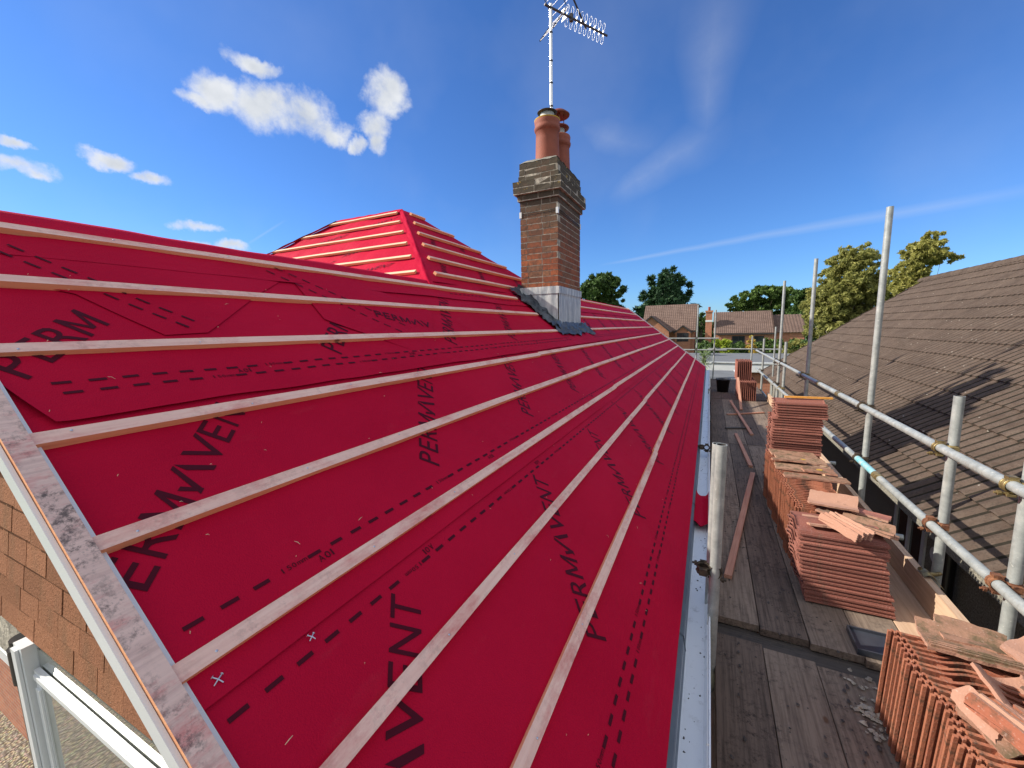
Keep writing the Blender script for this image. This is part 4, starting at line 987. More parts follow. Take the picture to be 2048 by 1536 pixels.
# near flat stack: 17 tiles
g = 'tiles stacked flat in the near stack'
for i in range(17):
    k = 17-i; lab = 'topmost' if k == 1 else ('bottom' if i == 0 else ordn(k)+' from the top')
    sx = -.045*min(1, i/10.0) + random.uniform(-.009, .009)
    tile(ME_flat, TM((.580+sx, 2.76+random.uniform(-.006, .006)+.002*i, BZT+.012+.0245*i), random.uniform(-.012, .012)+.02), 'red tile lying flat in the near stack on the boards, '+lab, g)
# tall flat stack
g = 'tiles stacked flat in the tall stack'
for i in range(34):
    k = 34-i; lab = 'topmost, below the orange stick' if k == 1 else ('bottom' if i == 0 else ordn(k)+' from the top')
    sx = 0 if i < 24 else (.030 if i > 27 else .0); z = BZT+.012+.0258*i
    tile(ME_flat, TM((.605+sx+random.uniform(-.009, .009), 4.72+random.uniform(-.006, .006), z), random.uniform(-.02, .02), 0, -.0 if i < 27 else 0), 'red tile lying flat in the tall stack behind the broken pieces, '+lab, g)
bm = MB(); bm.box((0, 0, 0), (.40, .025, .018)); o = bm.build('offcut_stick', M_orange); o.location = (.72, 4.86, BZT+.012+.0258*34+.022); o.rotation_euler = (0, 0, .06); tag(o, 'short bright orange stick on top of the tall tile stack', 'wood offcut')
# upright tiles: edge on, length vertical
def upright(me, x, y, z, lean, label, group, rz=0): # local x -> up, local y -> world x, local z -> -y
    B = Matrix(((0, 1, 0, 0), (0, 0, 1, 0), (1, 0, 0, 0), (0, 0, 0, 1)))
    M = Matrix.Translation((x, y, z)) @ Matrix.Rotation(rz, 4, 'Z') @ Matrix.Rotation(lean, 4, 'X') @ B
    return tile(me, M, label, group)
g = 'tiles stood on end between the two flat stacks'
for i in range(40):
    upright(ME_up, .575+.01*sin(i*.8)-.03*i/40+random.uniform(-.005, .005), 3.17+.0345*i, BZT+.002, -.05+random.uniform(-.012, .012), 'orange tile stood on end in the row behind the near stack, '+('nearest' if i == 0 else 'farthest' if i == 39 else ordn(i+1)+' from the near end' if i < 20 else ordn(40-i)+' from the far end'), g)
g = 'tiles stood on end in the nearest row'
for i in range(42):
    upright(ME_up, .700+.012*sin(i*.7)+.0016*i+random.uniform(-.004, .004), 2.035-.0305*i, BZT+.002, .10+.06*(i/42)+random.uniform(-.012, .012), 'orange tile stood on end in the row at the bottom right, '+('farthest, beside the grey tray' if i == 0 else ordn(i+1)+' from its far end' if i < 21 else ordn(42-i)+' from its near end'), g, -.05)
g = 'tiles stood on end in the two tier far pile'
for r, (yy, zz, nn) in enumerate(((10.05, BZT+.002, 14), (10.35, BZT+.425, 10))):
    for i in range(nn):
        B = Matrix(((0, 0, 1, 0), (0, -1, 0, 0), (1, 0, 0, 0), (0, 0, 0, 1)))
        pass
def far_tile(x, y, z, lab):  # on end, broad side facing sideways: local x up, local y -> world y, thickness -> world x
    B = Matrix(((0, 0, -1, 0), (0, 1, 0, 0), (1, 0, 0, 0), (0, 0, 0, 1)))
    return tile(ME_flat, Matrix.Translation((x, y, z)) @ Matrix.Rotation(random.uniform(-.03, .03), 4, 'Z') @ B, lab, g)
for r in range(3):
    for i in range(9):
        far_tile(.66+.038*i, 10.05+.34*r, BZT+.003, 'brown tile on end in the lower tier of the far pile, %s row, %s from the left' % (('front', 'middle', 'back')[r], ordn(i+1)))
for r in range(2):
    for i in range(8):
        far_tile(.62+.038*i, 10.40+.34*r, BZT+.424, 'brown tile on end in the upper tier of the far pile, %s row, %s from the left' % (('front', 'back')[r], ordn(i+1)))
g = None
# broken pieces: curved shards with real thickness
def shard(loc, rz, rx, ry, outline, label, curve=.03, th=.013, m=M_slab, name='broken_tile', ribs=0, grp='broken tile pieces'):
    bm = MB(); n = 14
    def inside(x, y):
        c = False; j = len(outline)-1
        for i in range(len(outline)):
            xi, yi = outline[i]; xj, yj = outline[j]
            if (yi > y) != (yj > y) and x < (xj-xi)*(y-yi)/(yj-yi)+xi: c = not c
            j = i
        return c
    # radial fan sampled to the outline so edges stay sharp and irregular
    cx = sum(p[0] for p in outline)/len(outline); cy = sum(p[1] for p in outline)/len(outline); ed = []
    for i in range(len(outline)):
        a = outline[i]; c = outline[(i+1) % len(outline)]
        for j in range(5):
            t = j/5; jx = random.uniform(-.003, .003) if j else 0; ed.append((a[0]+(c[0]-a[0])*t+jx, a[1]+(c[1]-a[1])*t+(random.uniform(-.003, .003) if j else 0)))
    H = lambda x, y: curve*cos((y/.235)*2*pi) if curve else 0
    k = len(ed); R = (1, .8, .6, .4, .2); vs = []
    for zz in (th, 0):
        for w in R: vs += [(cx+(x-cx)*w, cy+(y-cy)*w, H(cx+(x-cx)*w, cy+(y-cy)*w)+zz+(.0012*nz(x*60, y*60) if zz else 0)) for x, y in ed]
        vs.append((cx, cy, H(cx, cy)+zz))
    T = 5*k+1; fs = []
    for o, fl in ((0, 0), (T, 1)):
        for r in range(4):
            for i in range(k):
                q = (o+r*k+i, o+r*k+(i+1) % k, o+(r+1)*k+(i+1) % k, o+(r+1)*k+i); fs.append(q[::-1] if fl else q)
        for i in range(k):
            q = (o+4*k+i, o+4*k+(i+1) % k, o+5*k); fs.append(q[::-1] if fl else q)
    bm.add(vs, fs, 0, True)
    bm.add(vs[:k]+vs[T:T+k], [(i, k+i, k+(i+1) % k, (i+1) % k) for i in range(k)], 1)
    for q in range(ribs): yb = min(y for x, y in outline)+.008+.013*q; x0 = min(x for x, y in outline)+.01; x1 = max(x for x, y in outline)-.01; bm.box((x0, yb, th+H(0, yb)-.004), (x1, yb+.007, th+H(0, yb)+.009), m=0)
    o = bm.build(name, [m, M_break]); o.matrix_world = TM(loc, rz, rx, ry); tag(o, label, 'broken tile', grp); return o
ZT = BZT+.415
RC = lambda w, h, j=.012: [(random.uniform(-j, j), random.uniform(-j, j)), (w*.5, random.uniform(-j, j)), (w+random.uniform(-j, j), random.uniform(-j, j)), (w+random.uniform(-j, j), h*.55), (w+random.uniform(-j, j), h+random.uniform(-j, j)), (w*.45, h+random.uniform(-j, j)), (random.uniform(-j, j), h+random.uniform(-j, j)), (-.005, h*.4)]
shard((.60, 2.86, BZT+.430), 0.02, -.10, -.02, RC(.20, .20), 'curved buff tile piece at the left end on top of the near stack', .012, m=M_break)
shard((.66, 3.02, BZT+.46), -.55, .05, .10, RC(.36, .12), 'mossy long tile piece slanting across the top of the near stack', .02)
shard((.76, 2.95, BZT+.445), -.35, -.08, .06, RC(.25, .20), 'mossy half tile with a rounded edge on the right of the near stack', .022)
shard((.64, 3.15, BZT+.45), -.15, .15, .0, RC(.26, .20), 'salmon pink curved tile piece behind the near stack top', .022, m=M_break)
shard((.86, 3.16, BZT+.44), -.40, .0, .05, RC(.18, .14), 'dark red tile corner at the rear right of the near stack', .012, m=M_tile)
for i in range(4): 
    o = shard((.655+.024*i, 2.93+.01*i, BZT+.455+.004*i), -1.0, 1.25, .05, RC(.24, .05, .005), 'thin tile edge strip leaning on the near stack, %s of four' % ORD[i+1], 0, .009, M_break, 'tile_strip', grp='tile edge strips on the near stack')
for i, (x, y, z, rz, w, h, t_) in enumerate(((.57, 3.98, .0, .04, .40, .16, 'large lichened tile slab lying across the middle row, right side'), (.60, 4.22, .008, -.03, .36, .14, 'brown tile slab with an orange lichen spot behind the large slab'), (.56, 4.10, .026, .10, .24, .13, 'pale flaking tile slab on the left of the middle row'), (.74, 3.92, .022, -.06, .22, .12, 'rectangular grey tile offcut with a yellow lichen spot on the middle row'), (.58, 4.42, .0, .0, .36, .15, 'brown tile slab tucked against the tall stack'), (.60, 3.80, -.004, .03, .42, .10, 'long red tile slab at the front of the lichened slabs'))):
    shard((x, y, ZT+.012+z), rz, .02, .01, RC(w, h), t_, .0 if i != 2 else .010)
bm = MB()
for (x, y, z) in ((.86, 3.97, ZT+.0485), (.80, 4.28, ZT+.034)):
    pts = [Vector((x+random.uniform(.018, .030)*cos(a), y+random.uniform(.014, .024)*sin(a), z)) for a in [j*.7 for j in range(9)]]; bm.add(pts, [tuple(range(9))])
tag(bm.build('lichen_spots', M_lichen), 'orange lichen spots on the slabs of the middle row', 'lichen', None, None)
# near row: pieces heaped on top
def heap(*a, **k): return shard(*a, **k)
ZN = BZT+.425
heap((.79, 1.90, ZN+.004), -.10, .10, -.02, RC(.24, .17), 'grey buff ribbed tile piece at the far end of the bottom right heap', .014, ribs=3)
heap((1.00, 1.98, ZN+.02), -.9, .35, .15, RC(.20, .13), 'thin cracked tile piece standing up behind the bottom right heap', .012, m=M_break)
heap((1.06, 1.88, ZN+.03), -.5, .5, -.25, RC(.22, .20), 'large curved tile piece at the right edge of the frame', .024, m=M_slab)
heap((.84, 1.80, ZN+.040), -1.30, -.25, .35, RC(.24, .22), 'big folded pink tile roll on the bottom right heap', .030, m=M_break)
heap((.93, 1.74, ZN+.035), -1.0, .1, .1, RC(.30, .20), 'mossy dark half of a tile roll on the bottom right heap', .026, m=M_slab)
heap((.745, 1.655, ZN+.02), -1.0, .9, .3, RC(.12, .07), 'white mortared lump of tile on the bottom right heap', .008, m=M_break)
heap((.735, 1.61, ZN+.004), -.8, .4, .2, RC(.14, .09), 'small brown triangular tile piece on the bottom right heap', .0, m=M_slab)
for i in range(7):
    heap((.775+.022*i, 1.625-.004*i, ZN+.032), -1.02+.02*(i % 3), 1.35, .08, RC(.34, .055, .005), 'thin ribbed tile strip leaning on the bottom right heap, %s from the left' % ORD[i+1], .0, th=.011, m=M_break if i % 2 else M_tile_up, name='tile_strip', grp='tile strips on the bottom right heap')
heap((1.10, 1.52, ZN+.01), -.8, -.1, .2, RC(.26, .18), 'pale plain tile piece at the lower right corner of the frame', .012, m=M_break)
for i, (x, y, zz, rz, rx, ry, w, h, cv, mm, t_) in enumerate((
    (.86, 1.99, .00, -.15, .05, 0, .20, .16, .012, M_slab, 'sandy backed tile piece beneath the ribbed one on the heap'),
    (.98, 1.83, .012, -.7, -.1, .1, .22, .16, .016, M_break, 'pale tile flake between the standing piece and the pink roll'),
    (1.10, 1.78, .02, -.9, .2, -.1, .24, .18, .02, M_slab, 'mossy tile piece behind the pink roll near the frame edge'),
    (1.13, 1.64, .03, -1.1, .1, .0, .26, .18, .02, M_break, 'smooth salmon tile piece right of the mossy half roll'),
    (.82, 1.56, .0, -.6, .0, .05, .26, .18, .014, M_slab, 'brown tile piece lying under the thin ribbed strips'),
    (1.00, 1.45, .00, -.5, .1, .05, .30, .20, .014, M_slab, 'dull brown tile piece at the near foot of the heap'),
    (.86, 1.44, .0, -.3, -.05, .05, .16, .12, .01, M_break, 'small pinkish tile chip at the near left of the heap'))):
    heap((x, y, ZN+zz), rz, rx, ry, RC(w, h), t_, cv, m=mm)
# grey tray, rubble, offcuts on the boards
tr = MB(); x0, y0, x1, y1 = .735, 2.395, .930, 2.58
tr.box((x0, y0, BZT+.002), (x1, y1, BZT+.020)); tr.box((x0, y0, BZT+.0205), (x1, y0+.008, BZT+.034), 0); tr.box((x0, y1-.008, BZT+.0205), (x1, y1, BZT+.034), 0); tr.box((x0, y0+.0085, BZT+.0205), (x0+.007, y1-.0085, BZT+.034), 0); tr.box((x1-.007, y0+.0085, BZT+.0205), (x1, y1-.0085, BZT+.034), 0)
tag(tr.build('tray', M_tint), 'shallow dark grey tray on the boards between the stacks', 'tray')
bm = MB()
for i in range(70):
    x = random.gauss(.70, .035); y = random.uniform(1.9, 2.25)+random.gauss(0, .02); x += .10*(2.2-y)*0
    r = random.uniform(.003, .016); c = Vector((x, y, BZT+.002)); k = 6
    pts = [c+Vector((r*cos(a)*random.uniform(.6, 1.3), r*sin(a)*random.uniform(.6, 1.3), 0)) for a in [j*2*pi/k for j in range(k)]]; t_ = c+Vector((random.uniform(-.3, .3)*r, random.uniform(-.3, .3)*r, r*random.uniform(.4, 1)))
    bm.add(pts+[t_], [(j, (j+1) % k, k) for j in range(k)])
tag(bm.build('mortar_crumbs', M_mortar), kind='stuff')
bm = MB()
for i in range(900):
    y = random.uniform(.9, 9.5); x = random.choice((random.uniform(.10, .55), random.gauss(.50, .07))) if y > 2.45 else random.choice((random.uniform(.10, .68), random.gauss(.64, .05))); x = min(max(x, .1), .72)
    r = random.uniform(.0015, .008); k = 5; c = Vector((x, y, BZT+.0015)); e = random.uniform(.4, 2.5)
    pts = [c+Vector((r*cos(a)*random.uniform(.6, 1.3), r*e*sin(a)*random.uniform(.6, 1.3), 0)) for a in [j*2*pi/k for j in range(k)]]
    bm.add(pts+[c+Vector((0, 0, r*.5))], [(j, (j+1) % k, k) for j in range(k)])
tag(bm.build('dirt_crumbs', M_board_dark), kind='stuff')
def offcut(p0, p1, w, h, label, m=M_offcut, grp='loose batten offcuts'):
    p0 = Vector(p0); p1 = Vector(p1); L = (p1-p0).length; bm = MB(); bm.box((-w/2, 0, 0), (w/2, L, h)); o = bm.build('batten_offcut', m)
    d = (p1-p0).normalized(); r = d.cross(Vector((0, 0, 1))).normalized(); u = r.cross(d)
    o.matrix_world = Matrix(((r.x, d.x, u.x, p0.x), (r.y, d.y, u.y, p0.y), (r.z, d.z, u.z, p0.z), (0, 0, 0, 1))); return tag(o, label, 'wood offcut', grp)
offcut((.175, 2.83, BZT+.003), (.50, 5.05, BZT+.003), .045, .025, 'long pink batten offcut lying nearest on the boards')
offcut((.50, 5.30, BZT+.003), (.425, 6.85, BZT+.003), .04, .025, 'shorter batten offcut lying beyond the long one beside the tall stack')
offcut((.62, 8.9, BZT+.003), (.60, 10.0, -1.16), .045, .025, 'batten offcut leaning against the left side of the far tile pile')
offcut((.64, 6.9, BZT+.003), (.46, 9.6, BZT+.055), .04, .022, 'thin batten offcut slanting from the tall stack toward the far pile')
offcut((.36, 8.35, BZT+.003), (.98, 8.75, BZT+.004), .045, .02, 'short orange batten offcut lying crosswise before the far pile')
offcut((.30, 7.2, BZT+.003), (.66, 7.35, BZT+.004), .05, .02, 'dark wet offcut lying crosswise on the boards', M_board_dark)
bm = MB(); bm.lathe((.36, 11.3, BZT+.002), [(.0001, .0), (.125, 0), (.155, .30), (.163, .30), (.163, .315), (.15, .315), (.122, .015), (.0001, .015)], 24); bk = bm.build('bucket', M_black); tag(bk, 'black rubber bucket at the far end of the walkway', 'bucket')
bm = MB(); bm.path([(.20, 11.3, BZT+.30), (.21, 11.14, BZT+.36), (.36, 11.06, BZT+.38), (.51, 11.14, BZT+.36), (.52, 11.3, BZT+.30)], .006, 6); bm.build('handle', M_dark, bk)
# crossed nails and shavings on the felt
def nails(Y, s, r, label):
    bm = MB()
    for a in (.5, 2.0): d = Vector((cos(a), sin(a))); p0 = RP(Y-d.x*r, s-d.y*r, .012); p1 = RP(Y+d.x*r, s+d.y*r, .010); m_ = RP(Y, s, .014); bm.path([p0, m_, p1], .0014, 6); bm.lathe(p1, [(.0001, 0), (.0034, 0), (.0034, .001), (.0001, .001)], 8, 0, tuple((p1-p0).normalized()))
    return tag(bm.build('crossed_nails', M_nail), label, 'nails', 'crossed nails left on the felt')
PXr = lambda x, y: PX(x, y)
a = PX(433, 1365); nails(a[0], a[1], .012, 'larger pair of crossed nails on the red felt nearest the verge'); a = PX(620, 1279); nails(a[0], a[1], .010, 'smaller pair of crossed nails by the dashed line on the red felt')
bm = MB()
for i in range(80):
    Y = .4+random.random()**1.6*3.2; s = random.uniform(.12, 2.6); a = random.uniform(0, 3.1); r = random.choice((.002, .003, .004, .009)); d = Vector((cos(a), sin(a)))*r; w = Vector((-d.y, d.x)).normalized()*.0006
    pts = [RP(Y+d.x+w.x, s+d.y+w.y, .013), RP(Y+w.x*2, s+w.y*2, .016), RP(Y-d.x+w.x, s-d.y+w.y, .012), RP(Y-d.x-w.x, s-d.y-w.y, .012), RP(Y-w.x, s-w.y, .016), RP(Y+d.x-w.x, s+d.y-w.y, .013)]
    bm.add(pts, [(0, 1, 4, 5), (1, 2, 3, 4)])
tag(bm.build('wood_shavings', M_bat_x_top), kind='stuff')

# ------------------------------------------------------------------ neighbour on the right
NT = radians(35); NU = Vector((cos(NT), 0, sin(NT))); NN = Vector((-sin(NT), 0, cos(NT))); NE = Vector((1.855, 0, -1.75)); NL = 5.34; NY0, NY1 = -3.0, 17.75
nb = empty('house', (6.2, 8, GZ), 'neighbouring house on the right with a large brown corrugated tile roof', 'house')
def NP(Y, s, n=0): 
    p = NE+NU*s+NN*n; return Vector((p.x, Y, p.z))
bm = MB(); G = .3425; s = -.02; row = 0; W_ = .30
prof_n = []
for k_ in range(2):
    for yy_, hh_ in ((0, -.014), (.016, -.014), (.021, .005), (.058, .017), (.100, .017), (.140, .003)): prof_n.append((yy_+.15*k_, hh_))
while s < NL:
    s2 = min(s+G+.05, NL); off = 0.0; cols = []; Y = NY0; t_i = 0
    vs0, vs1, vsb = [], [], []
    while Y < NY1-.01:
        dj = random.uniform(-.003, .003); ds = random.uniform(-.004, .004)
        for (yy, hh) in prof_n:
            Yc = Y+yy
            if Yc > NY1: break
            sagw = .010*nz(Yc*.35, s*.6, 2)
            vs0.append(NP(Yc, s+ds, hh+.024+dj+sagw)); vs1.append(NP(Yc, s2, hh+.000+sagw)); vsb.append(NP(Yc, s+ds+.002, hh+.002+dj+sagw-.006))
        Y += W_
    n = len(vs0); bm.add(vs0+vs1, [(i, i+1, n+i+1, n+i) for i in range(n-1) if i % 6 not in (0, 1, 5)], 0, True); bm.add(vs0+vs1, [(i, i+1, n+i+1, n+i) for i in range(n-1) if i % 6 in (0, 1, 5)], 1, False); bm.add(vsb+vs0, [(i, i+1, n+i+1, n+i) for i in range(n-1)], 0, False)
    s += G; row += 1
bm.build('roof', [M_nroof, M_groove], nb)
rx = NE.x+NL*cos(NT); rzz = NE.z+NL*sin(NT)
bm = MB(); bm.add([(rx, NY0, rzz-.01), (rx, NY1, rzz-.01), (rx+4.4, NY1, rzz-.01-4.4*tan(NT)), (rx+4.4, NY0, rzz-.01-4.4*tan(NT))], [(0, 1, 2, 3)]); bm.build('rear_roof', M_nroof, nb)
bm = MB(); Y = NY0
while Y < NY1: 
    pts = [(rx+.13*cos(a), rzz-.045+.13*sin(a)+.0) for a in [pi*j/8 for j in range(9)]]
    L = .44; dz = .01*nz(Y*.6, 3)+random.uniform(-.004, .004); bm.add([(x, Y, z+dz) for x, z in pts]+[(x*1.0, Y+L, z+dz-.008) for x, z in pts], [(i, i+1, 10+i, 9+i) for i in range(8)], 0, True); Y += .44
bm.build('ridge_tiles', M_nroof, nb)
bm = MB()
for k_ in range(16): a = NP(NY1, k_*G-.02, -.03); bm.add([NP(NY1-.02, k_*G-.02, .045), NP(NY1+.03, k_*G-.02, .045), NP(NY1+.03, k_*G+.36, .025), NP(NY1-.02, k_*G+.36, .025), NP(NY1+.03, k_*G-.02, -.09), NP(NY1+.03, k_*G+.36, -.09)], [(0, 1, 2, 3), (1, 4, 5, 2)])
bm.build('verge', M_nroof, nb)
WXn = 2.10
bm = MB(); bm.box((WXn, NY0+.3, GZ), (WXn+.1, NY1-.3, -2.02)); bm.box((WXn+.1, NY1-.42, GZ), (rx+4, NY1-.32, -2.02)); 
bm.slab([(WXn+.1, NY1-.32, -2.02), (rx, NY1-.32, rzz-.12), (rx+4, NY1-.32, -2.02)], (0, -.1, 0)); bm.slab([(WXn+.1, NY0+.4, -2.02), (rx, NY0+.4, rzz-.12), (rx+4, NY0+.4, -2.02)], (0, -.1, 0)); bm.box((WXn+.1, NY0+.3, GZ), (rx+4, NY0+.4, -2.02))
bm.build('pebbledash_wall', M_dash, nb)
bm = MB(); Y = NY0+.3
while Y < NY1-.8: 
    if not 5.1 < Y < 6.4: bm.box((WXn-.022, Y+.006, -2.02), (WXn+.06, Y+.434, -1.80), jit=.006)
    Y += .44
bm.build('stone_course', M_blockwall, nb)
bm = MB(); bm.box((WXn-.02, 6.05, -3.6), (WXn+.03, 6.11, -2.0)); bm.box((WXn-.02, 5.35, -3.6), (WXn+.03, 5.42, -2.0)); bm.box((WXn-.018, 5.42, -2.06), (WXn+.03, 6.05, -2.0)); bm.box((WXn-.02, 5.70, -3.6), (WXn+.02, 5.76, -2.06)); wn = bm.build('window', M_white, nb)
bm = MB(); bm.box((WXn-.004, 5.42, -3.6), (WXn+.01, 6.05, -2.06)); bm.build('pane', M_fglass, wn)
bm = MB(); bm.tube((WXn-.08, 4.75, GZ), (WXn-.08, 4.75, -1.95), .055, 14); bm.tube((WXn-.08, 4.75, -2.1), (WXn-.08, 4.75, -1.93), .07, 14); bm.path([(WXn-.08, 4.5, -2.9), (WXn-.08, 4.6, -3.0), (WXn-.08, 4.74, -3.1)], .022, 8); bm.build('soil_pipe', M_black, nb)
bm = MB(); bm.tube((WXn-.06, 4.15, GZ), (WXn-.06, 4.15, -2.5), .035, 12); bm.tube((WXn-.06, 3.75, GZ), (WXn-.06, 3.75, -2.8), .03, 12); bm.build('downpipe', M_tray, nb)
bm = MB(); bm.tube((WXn-.06, 5.05, -2.25), (WXn-.02, 5.05, -2.25), .075, 18); bm.build('vent_cap', M_white, nb)
bm = MB(); bm.box((1.86, NY0, -1.93), (1.90, NY1, -1.795)); bm.build('fascia', M_dash, nb)

# ------------------------------------------------------------------ brick building far below on the left
gr = empty('garden_room', (-11, 3, GZ), 'single storey brick building with white windows far below beyond the downpipe', 'building')
bm = MB(); bm.box((-14, 1.65, GZ), (-8.4, 5.5, -4.86)); bm.box((-14, 1.652, -4.855), (-13.2, 5.5, -3.9)); bm.box((-8.9, 1.652, -4.855), (-8.4, 5.5, -3.9)); bm.build('brick_wall', M_fbrick, gr)
bm = MB(); bm.box((-13.2, 1.60, -4.9), (-8.9, 1.72, -4.72)); bm.box((-13.2, 1.62, -4.0), (-8.9, 1.72, -3.92))
for x in (-13.2, -11.8, -10.4, -9.0): bm.box((x, 1.61, -4.72), (x+.09, 1.71, -4.0))
w_ = bm.build('window', M_white, gr); bm = MB(); bm.box((-13.1, 1.66, -4.72), (-8.92, 1.67, -4.0)); bm.build('pane', M_glass, w_)
bm = MB(); bm.box((-14.2, 1.5, -3.895), (-8.2, 5.7, -3.75)); bm.build('flat_roof', M_felt, gr)

# ------------------------------------------------------------------ low flat roof building beyond the walkway
fb = empty('garage', (3, 19, GZ), 'low flat roofed garage with a white fascia beyond the end of the scaffold', 'garage')
FZ = -2.25
bm = MB(); bm.box((-4.5, 24.2, GZ), (8.5, 32, -2.02)); bm.build('wall', M_fbrick, fb)
bm = MB(); bm.box((-4.7, 24.0, -2.02), (8.7, 32.2, -1.98)); bm.build('flat_roof', M_felt, fb)
bm = MB(); bm.box((-4.75, 23.94, -2.45), (8.75, 23.995, -1.93)); bm.box((-4.75, 23.90, -2.02), (8.75, 23.938, -1.93)); bm.build('fascia', M_white, fb)
cv = empty('porch', (1.2, 17.5, GZ), 'grey felted flat porch roof just past the far end of the boards', 'porch')
bm = MB(); bm.box((-.6, 14.75, -2.30), (1.15, 22.4, -2.23)); bm.build('felt_roof', M_felt, cv)
bm = MB(); bm.box((-.5, 14.8, GZ), (1.05, 22.3, -2.301)); bm.build('wall', M_fbrick, cv)
bm = MB(); bm.box((1.152, 14.75, -2.33), (1.19, 22.40, -2.18)); bm.build('trim', M_white, cv)

# ------------------------------------------------------------------ far houses
def slope_tiles(bm, x0, x1, yE, zE, yR, zR, nx, nrow, m=0):
    for r in range(nrow):
        v0 = r/nrow; v1 = (r+1)/nrow; ya = yE+(yR-yE)*v0; za = zE+(zR-zE)*v0; yb = yE+(yR-yE)*v1; zb = zE+(zR-zE)*v1
        top = []; bt = []; lw = []
        for i in range(nx*4+1):
            u = i/(nx*4); x = x0+(x1-x0)*u; h = .05*(.5-.5*cos(2*pi*(i % 4)/4)); top.append((x, ya, za+h+.06)); bt.append((x, yb, zb+h)); lw.append((x, ya+.0, za+h-.02))
        n = len(top); bm.add(top+bt, [(i, i+1, n+i+1, n+i) for i in range(n-1)], m); bm.add(lw+top, [(i, i+1, n+i+1, n+i) for i in range(n-1)], m)
def px_at(x, y, Y): d = px_dir(x, y); return d*(Y/d.y)
YH = 62.0
h1 = empty('house', (-5, YH, GZ), 'brick house with a brown tiled roof and small gables, left of the two far houses', 'house')
a = px_at(1296, 612, YH+3.5); c = px_at(1395, 611, YH+3.5); e0 = px_at(1288, 660, YH); e1 = px_at(1392, 661, YH)
xl, xr = e0.x-.3, e1.x; zR, zE = a.z, e1.z
bm = MB(); slope_tiles(bm, xl, xr, YH-.3, zE, YH+3.5, zR, 26, 16); bm.add([(xl, YH+3.5, zR), (xr, YH+3.5, zR), (xr, YH+8, zE), (xl, YH+8, zE)], [(0, 1, 2, 3)]); bm.build('roof', M_froof, h1)
bm = MB(); bm.box((xl+.3, YH, GZ), (xr-.2, YH+7.4, zE+.1)); bm.slab([(xr-.21, YH, zE+.1), (xr-.21, YH+3.5, zR-.1), (xr-.21, YH+7.4, zE+.1)], (-.2, 0, 0)); bm.build('brick_wall', M_fbrick, h1)
def fgable(par, cx, w, zb, zt, y0, y1, over=.25):
    bm = MB(); bm.slab([(cx-w, y0, zb), (cx, y0, zt), (cx+w, y0, zb)], (0, .15, 0)); bm.box((cx-w, y0, zb-3.0), (cx+w, y0+.15, zb-.001)); bm.build('gable_wall', M_fbrick, par)
    bm = MB(); k = (zt-zb)/w
    for sg in (-1, 1): bm.add([(cx, y0-over, zt+.12), (cx+sg*(w+over), y0-over, zb-k*over+.12), (cx+sg*(w+over), y1, zb-k*over+.12), (cx, y1, zt+.12), (cx, y0-over, zt-.03), (cx+sg*(w+over), y0-over, zb-k*over-.03)], [(0, 1, 2, 3), (0, 1, 5, 4)])
    bm.build('gable_roof', M_froof, par)
    bm = MB()
    for sg in (-1, 1): bm.bar((cx, y0-over-.02, zt+.03), (cx+sg*(w+over), y0-over-.02, zb-k*over+.03), .05, .16, (0, 0, 1))
    bm.build('barge_board', M_dark, par)
g1 = px_at(1303, 633, YH-3); g1r = px_at(1338, 662, YH-3); fgable(h1, g1.x, g1r.x-g1.x, g1r.z, g1.z, YH-3, YH+2.2)
g2 = px_at(1366, 652, YH-.8); g2r = px_at(1381, 664, YH-.8); fgable(h1, g2.x, g2r.x-g2.x, g2r.z, g2.z, YH-.8, YH+1.2, .2)
def fwin(par, x0, x1, z0, z1, y):
    bm = MB(); t = .07; bm.box((x0, y-.05, z0), (x1, y, z0+t)); bm.box((x0, y-.05, z1-t), (x1, y, z1)); 
    for x in (x0, (x0+x1)/2-.03, x1-t): bm.box((x, y-.048, z0+t), (x+t, y, z1-t))
    o = bm.build('window', M_dark, par); bm = MB(); bm.box((x0+t, y-.02, z0+t), (x1-t, y-.01, z1-t)); bm.build('pane', M_fglass, o)
fwin(h1, g2.x-.75, g2.x+.75, g2r.z-1.3, g2r.z-.1, YH-.8); 
bm = MB(); bm.box((xl+.2, YH-.38, zE-.18), (xr, YH-.30, zE-.02)); bm.build('gutter', M_dark, h1)
h2 = empty('house', (3, YH, GZ), 'long brick house with chimney and leaded windows, right of the two far houses', 'house')
a = px_at(1428, 625, YH+4); c = px_at(1541, 624, YH+4); e0 = px_at(1425, 667, YH); e1 = px_at(1548, 667, YH); zR, zE = a.z, e0.z; xl, xr = a.x, e1.x
bm = MB(); slope_tiles(bm, xl, xr, YH-.3, zE, YH+4, zR, 30, 16); bm.add([(xl, YH+4, zR), (xr, YH+4, zR), (xr, YH+8.3, zE), (xl, YH+8.3, zE)], [(0, 1, 2, 3)])
c3 = px_at(1572, 628, YH+4.5); slope_tiles(bm, xr+.12, c3.x+1.8, YH+.4, zE+.0, YH+4.5, c3.z-.1, 10, 16); bm.box((xr, YH-.3, zE-.2), (xr+.1, YH-.2, zE+.1)); bm.add([(xr+.05, YH-.35, zE-.2), (xr+.05, YH+4, zR-.15), (xr+.05, YH+4, zR+.18), (xr+.05, YH-.35, zE+.12)], [(0, 1, 2, 3)])
bm.build('roof', M_froof, h2)
bm = MB(); bm.box((xl+.25, YH, GZ), (xr-.05, YH+8, zE+.08)); bm.box((xr-.049, YH+.7, GZ), (c3.x+1.6, YH+7.5, zE+.05)); bm.slab([(xl+.25, YH, zE+.08), (xl+.25, YH+4, zR-.1), (xl+.25, YH+8, zE+.08)], (.2, 0, 0)); bm.build('brick_wall', M_fbrick, h2)
cl = px_at(1412, 625, YH+1); cr = px_at(1425, 625, YH+1)
